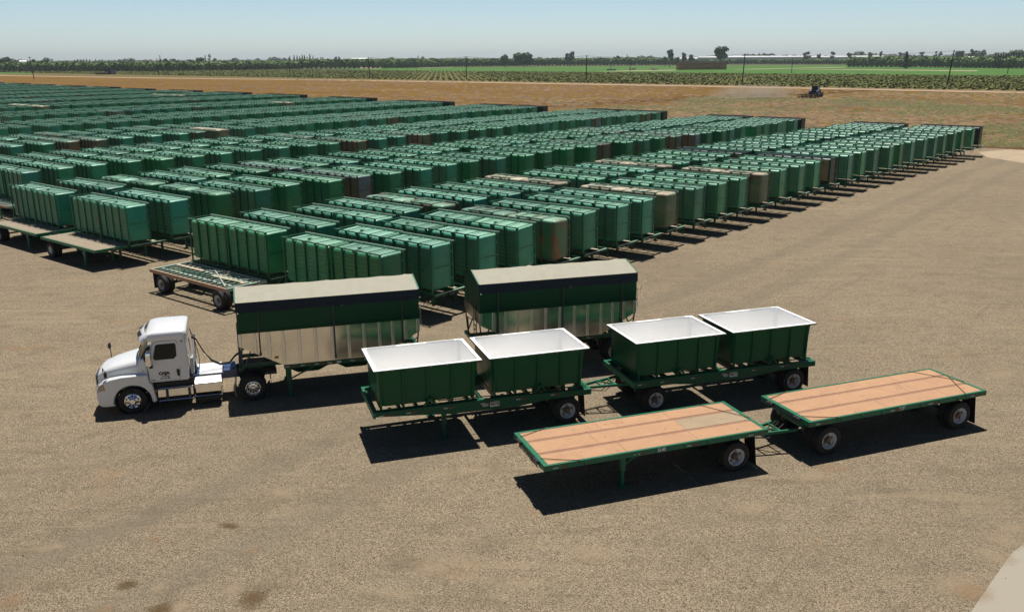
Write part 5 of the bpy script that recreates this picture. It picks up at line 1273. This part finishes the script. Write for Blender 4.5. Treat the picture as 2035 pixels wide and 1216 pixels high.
# far tubs merged: simple shell, base ribs, rails
def simple(si,pi_,fi,old):
    mb=MB(); mb.k=si; e=.12
    mb.loft([[(e,.02,.32),(TL_-e,.02,.32),(TL_-e,.02,TH_-.16),(e,.02,TH_-.16)],[(.09,.14,.24),(TL_-.09,.14,.24),(TL_-.09,.14,TH_-.05),(.09,.14,TH_-.05)],[(.05,TW_-.05,.22),(TL_-.05,TW_-.05,.22),(TL_-.05,TW_-.05,TH_-.04),(.05,TW_-.05,TH_-.04)]])
    mb.k=(12 if SL[fi]=='t_steel' else fi); mb.box(-.04,TL_+.04,TW_-.07,TW_+.02,TH_-.05,TH_+.012)  # far rail in the same painted sunlit tone
    mb.k=fi
    if not old:
        mb.k=pi_; mb.box(.3,TL_-.3,.002,.019,.45,TH_-.3); mb.k=fi
        for x in (.05,.90,1.80,2.70,TL_-.10): mb.box(x,x+.07,-.075,-.005,0,TH_-.06); mb.box(x,x+.07,-.004,TW_-.08,TH_-.055,TH_-.003); mb.box(x-.07,x+.14,-.073,-.02,TH_-.2,TH_-.06)
        mb.box(-.03,TL_+.03,-.085,-.010,TH_-.058,TH_)
    else: mb.box(.85,2.85,-.085,-.0,TH_-.075,TH_+.005)
    return tmpl(mb)
SL=['t_green','t_deep','t_teal','t_rust','t_tan','t_black','t_white','t_blue','t_panel','t_panelrust','t_steel','t_steelold','palegreen']
keys=list(VAR); TS=[simple(SL.index(VAR[k][0]),SL.index(VAR[k][1]),SL.index(VAR[k][2]) if VAR[k][2] in SL else 5,VAR[k][3]) for k in keys]
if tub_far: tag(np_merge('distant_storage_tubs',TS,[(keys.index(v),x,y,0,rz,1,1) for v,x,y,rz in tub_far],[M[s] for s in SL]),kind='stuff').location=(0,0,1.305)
if fl_far:
    mb=MB(); mb.box(0,7.5,0,2.55,1.13,1.28); mb.k=1; mb.box(.8,1.6,.05,2.5,0,1.0); mb.k=0; mb.box(5.3,5.4,.3,2.2,0,1.12)
    tag(np_merge('distant_storage_trailers',[tmpl(mb)],[(0,x,y,0,rz,1,1) for x,y,rz in fl_far],[M['frame'],M['tyre']]),kind='stuff')
print('tubs',ntub,len(tub_far),'flats',nfl,len(fl_far))
# empty trailers along the front edge of the lot
EG='empty trailers at the front edge of the lot'
x,y=ST(-47.35,25.45); gt=make_flat('grate',(x,y,0),D,'empty rusty-edged trailer with bare slatted deck and diagonal pale bar, behind the truck',EG,twowheel=True)
q=MB(); q.box(.15,2.9,1.55,1.75,1.292,1.315); q.box(4.2,7.2,1.25,1.5,1.292,1.315); q.build('plank',M['wood_pale'],gt)
q=MB(); q.beam((7.1,.25,1.335),(2.6,2.45,1.335),.07,.03); q.build('diagonal_bar',M['reflect'],gt)
q=MB(); q.beam((.3,.8,1.325),(6.9,1.3,1.325),.05,.02); q.build('pipe',M['frame'],gt)
for k,(a,b_) in enumerate([(3.0,1.9),(3.4,2.0),(5.0,.6),(6.4,2.0)]): q=MB(); q.beam((a,b_-.2,1.325),(a+.7,b_+.25,1.325),.05,.02); q.build('loose_slat',M['reflect'],gt)
for x_ in (1.0,6.6): axle_set(gt,x_,'trailer',2.55)
flaps(gt,.25,.2,1.12,2.55,dz=-.02)
for (s0,t0,lb) in [(-62.25,25.95,'empty wood-decked trailer in front of the left tubs, the right one of two'),(-70.9,26.15,'empty wood-decked trailer cut by the left frame edge, behind the other wood deck'),(-85.3,30.1,'empty open-slat trailer at the left frame edge with only its corner showing')]:
    x,y=ST(s0,t0); make_flat('wood' if t0<30 else 'grate',(x,y,0),D,lb,EG)

# ================================================================ FARM TRACTORS
M['tr_blue']=paint('tractor_blue',(.02,.06,.16),.3,damt=.3); M['tr_black']=M['black']; M['disc']=paint('rusty_disc_steel',(.12,.075,.045),.55,damt=.6)
def tractor(px,py,ang,label,imp_label,blue='tr_blue',scale=1.0,imp=1):
    x,y=ground_at(px,py); t=thing('farm_tractor',(x,y,0),ang,label,'tractor'); t.scale=(scale,)*3
    bd=MB(); bd.loft([[(.4,-.42,.9),(.4,.42,.9),(.4,.42,1.75),(.4,-.42,1.75)],[(2.2,-.36,.85),(2.2,.36,.85),(2.2,.36,1.65),(2.2,-.36,1.65)],[(2.45,-.3,.95),(2.45,.3,.95),(2.45,.3,1.45),(2.45,-.3,1.45)]]); bd.box(-1.2,.6,-.45,.45,.7,1.2); bd.build('body',M[blue],t,bevel=.04)
    cb=MB(); cb.loft([[(-1.1,-.62,1.2),(.35,-.62,1.2),(.35,.62,1.2),(-1.1,.62,1.2)],[(-1.25,-.78,1.8),(.45,-.75,1.8),(.45,.75,1.8),(-1.25,.78,1.8)],[(-1.05,-.68,2.72),(.25,-.68,2.72),(.25,.68,2.72),(-1.05,.68,2.72)]]); cb.build('cab_glass',M['glass'],t)
    rf=MB(); rf.box(-1.2,.38,-.76,.76,2.721,2.86); rf.build('roof',M['black'],t,bevel=.05)
    for sx,sy in ((-1.12,-.72),(-1.12,.66),(.28,-.72),(.28,.66)): MB().beam((sx,sy+.03,1.3),(sx+.02,sy+.03,2.72),.08,.08).build('cab_post',M['black'],t)
    for s in (-1,1):
        f=MB(); f.loft([[(-.8+1.0*math.cos(a),s*.62,.95+1.0*math.sin(a)),(-.8+1.0*math.cos(a),s*1.25,.95+1.0*math.sin(a)),(-.8+1.05*math.cos(a),s*1.25,.95+1.05*math.sin(a)),(-.8+1.05*math.cos(a),s*.62,.95+1.05*math.sin(a))] for a in [R(d) for d in range(20,171,25)]]); f.build('fender',M[blue],t)
        for cx,r_,w_,y0 in ((-.8,.92,.5,.72),(1.75,.65,.38,.62)):
            q=MB(); ys=[(r_*.55,0),(r_*.95,0),(r_,.06),(r_,w_-.06),(r_*.95,w_),(r_*.55,w_)]; q.lathe_y([(r,s*y) for r,y in ys],cx,r_,s*y0,20); wh=q.build('wheel',M['tyre'],t,smooth=40)
            q=MB(); q.lathe_y([(r_*.55,s*(w_-.02)),(r_*.5,s*(w_-.1)),(r_*.2,s*(w_-.14)),(0,s*(w_-.1))],cx,r_,s*y0,14); q.build('rim',M['reflect'],wh)
    MB().tube([(1.0,.5,1.5),(1.0,.55,2.6)],.07,7).build('exhaust',M['black'],t)
    # implement drawn behind
    dx,dy=math.cos(ang),math.sin(ang); o=-4.6*scale
    im=thing('disc_harrow',(x+dx*o,y+dy*o,0),ang,imp_label,'harrow'); im.scale=(scale,)*3
    fr=MB(); fr.beam((3.4,0,.55),(-1.6,0,.75),.14,.16)
    for xx in (-1.5,.0,1.5): fr.beam((xx,-2.3,.75),(xx,2.3,.75),.12,.12)
    for yy in (-2.2,-1,1,2.2): fr.beam((-1.6,yy,.85),(1.6,yy,.85),.1,.1)
    fr.beam((3.4,0,.6),(1.5,-1.2,.75),.1,.1); fr.beam((3.4,0,.6),(1.5,1.2,.75),.1,.1); fr.build('frame',M['disc'],im)
    for xx,sk in ((1.1,.35),(-1.1,-.35)):
        dk=MB()
        for i in range(12):
            yy=-2.2+i*.4; xo=xx+sk*(abs(yy)/2.2-.5)
            dk.lathe_y([(.30,-.03),(.27,.0),(.05,.05),(0,.05)],xo,.27,yy,12)
        dk.tube([(xx+sk*.5,-2.3,.27),(xx-sk*.5,0,.27),(xx+sk*.5,2.3,.27)],.04,5); dk.build('disc_gang',M['disc'],im)
    for s in (-1,1):
        q=MB(); q.lathe_y([(.1,0),(.33,0),(.33,.2),(.1,.2)],0,.33,s*.5,12); q.build('wheel',M['tyre'],im)
    return x,y
tx,ty=tractor(1621,194,R(50),'dark blue farm tractor working the brown field at right, trailing dust','rusty disc harrow pulled behind the blue tractor at right',scale=1.32)
tractor(219,148.5,R(-8),'small distant farm tractor on the dirt road at left','implement towed by the small distant tractor at left',scale=1.9)
# dust kicked up behind the harrow
def dust(loc,size,dens,rz,label):
    bm=bmesh.new(); bmesh.ops.create_icosphere(bm,subdivisions=3,radius=1.0)
    me=bpy.data.meshes.new('dust_cloud'); bm.to_mesh(me); bm.free()
    mt=bpy.data.materials.new('airborne_dust'); mt.use_nodes=True; n=mt.node_tree; n.nodes.remove(n.nodes['Principled BSDF'])
    pv=n.nodes.new('ShaderNodeVolumePrincipled'); pv.inputs['Color'].default_value=(.88,.76,.60,1); out=n.nodes['Material Output']
    co=objco(n); ln=n.nodes.new('ShaderNodeVectorMath'); ln.operation='LENGTH'; n.links.new(co,ln.inputs[0])
    fall=ramp(n,ln.outputs['Value'],[(.15,1.0),(.95,0.0)]); nz=ramp(n,noise(n,geopos(n),.35,3,.6),[(.4,.15),(.65,1.0)])
    n.links.new(math_(n,'MULTIPLY',math_(n,'MULTIPLY',fall,nz),dens),pv.inputs['Density']); n.links.new(pv.outputs[0],out.inputs['Volume'])
    me.materials.append(mt); o=bpy.data.objects.new('dust_cloud',me); link(o); o.location=loc; o.scale=size; o.rotation_euler=(0,0,rz); return tag(o,label,'dust','dust behind the tractors','stuff')
dust((tx-22,ty-8,2.0),(20,6,3.2),.30,R(20),'tan dust hanging behind the harrow of the blue tractor at right')
# ================================================================ HAZE: one box of even thin air round everything
mb=MB(); mb.box(-6000,6000,-300,9000,-1.0,60); 
mt=bpy.data.materials.new('haze'); mt.use_nodes=True; n=mt.node_tree; n.nodes.remove(n.nodes['Principled BSDF'])
pv=n.nodes.new('ShaderNodeVolumePrincipled'); pv.inputs['Color'].default_value=(.80,.88,.96,1); pv.inputs['Density'].default_value=0.8e-4; pv.inputs['Anisotropy'].default_value=.2
n.links.new(pv.outputs[0],n.nodes['Material Output'].inputs['Volume'])
hz=mb.build('haze',mt); tag(hz,kind='stuff')
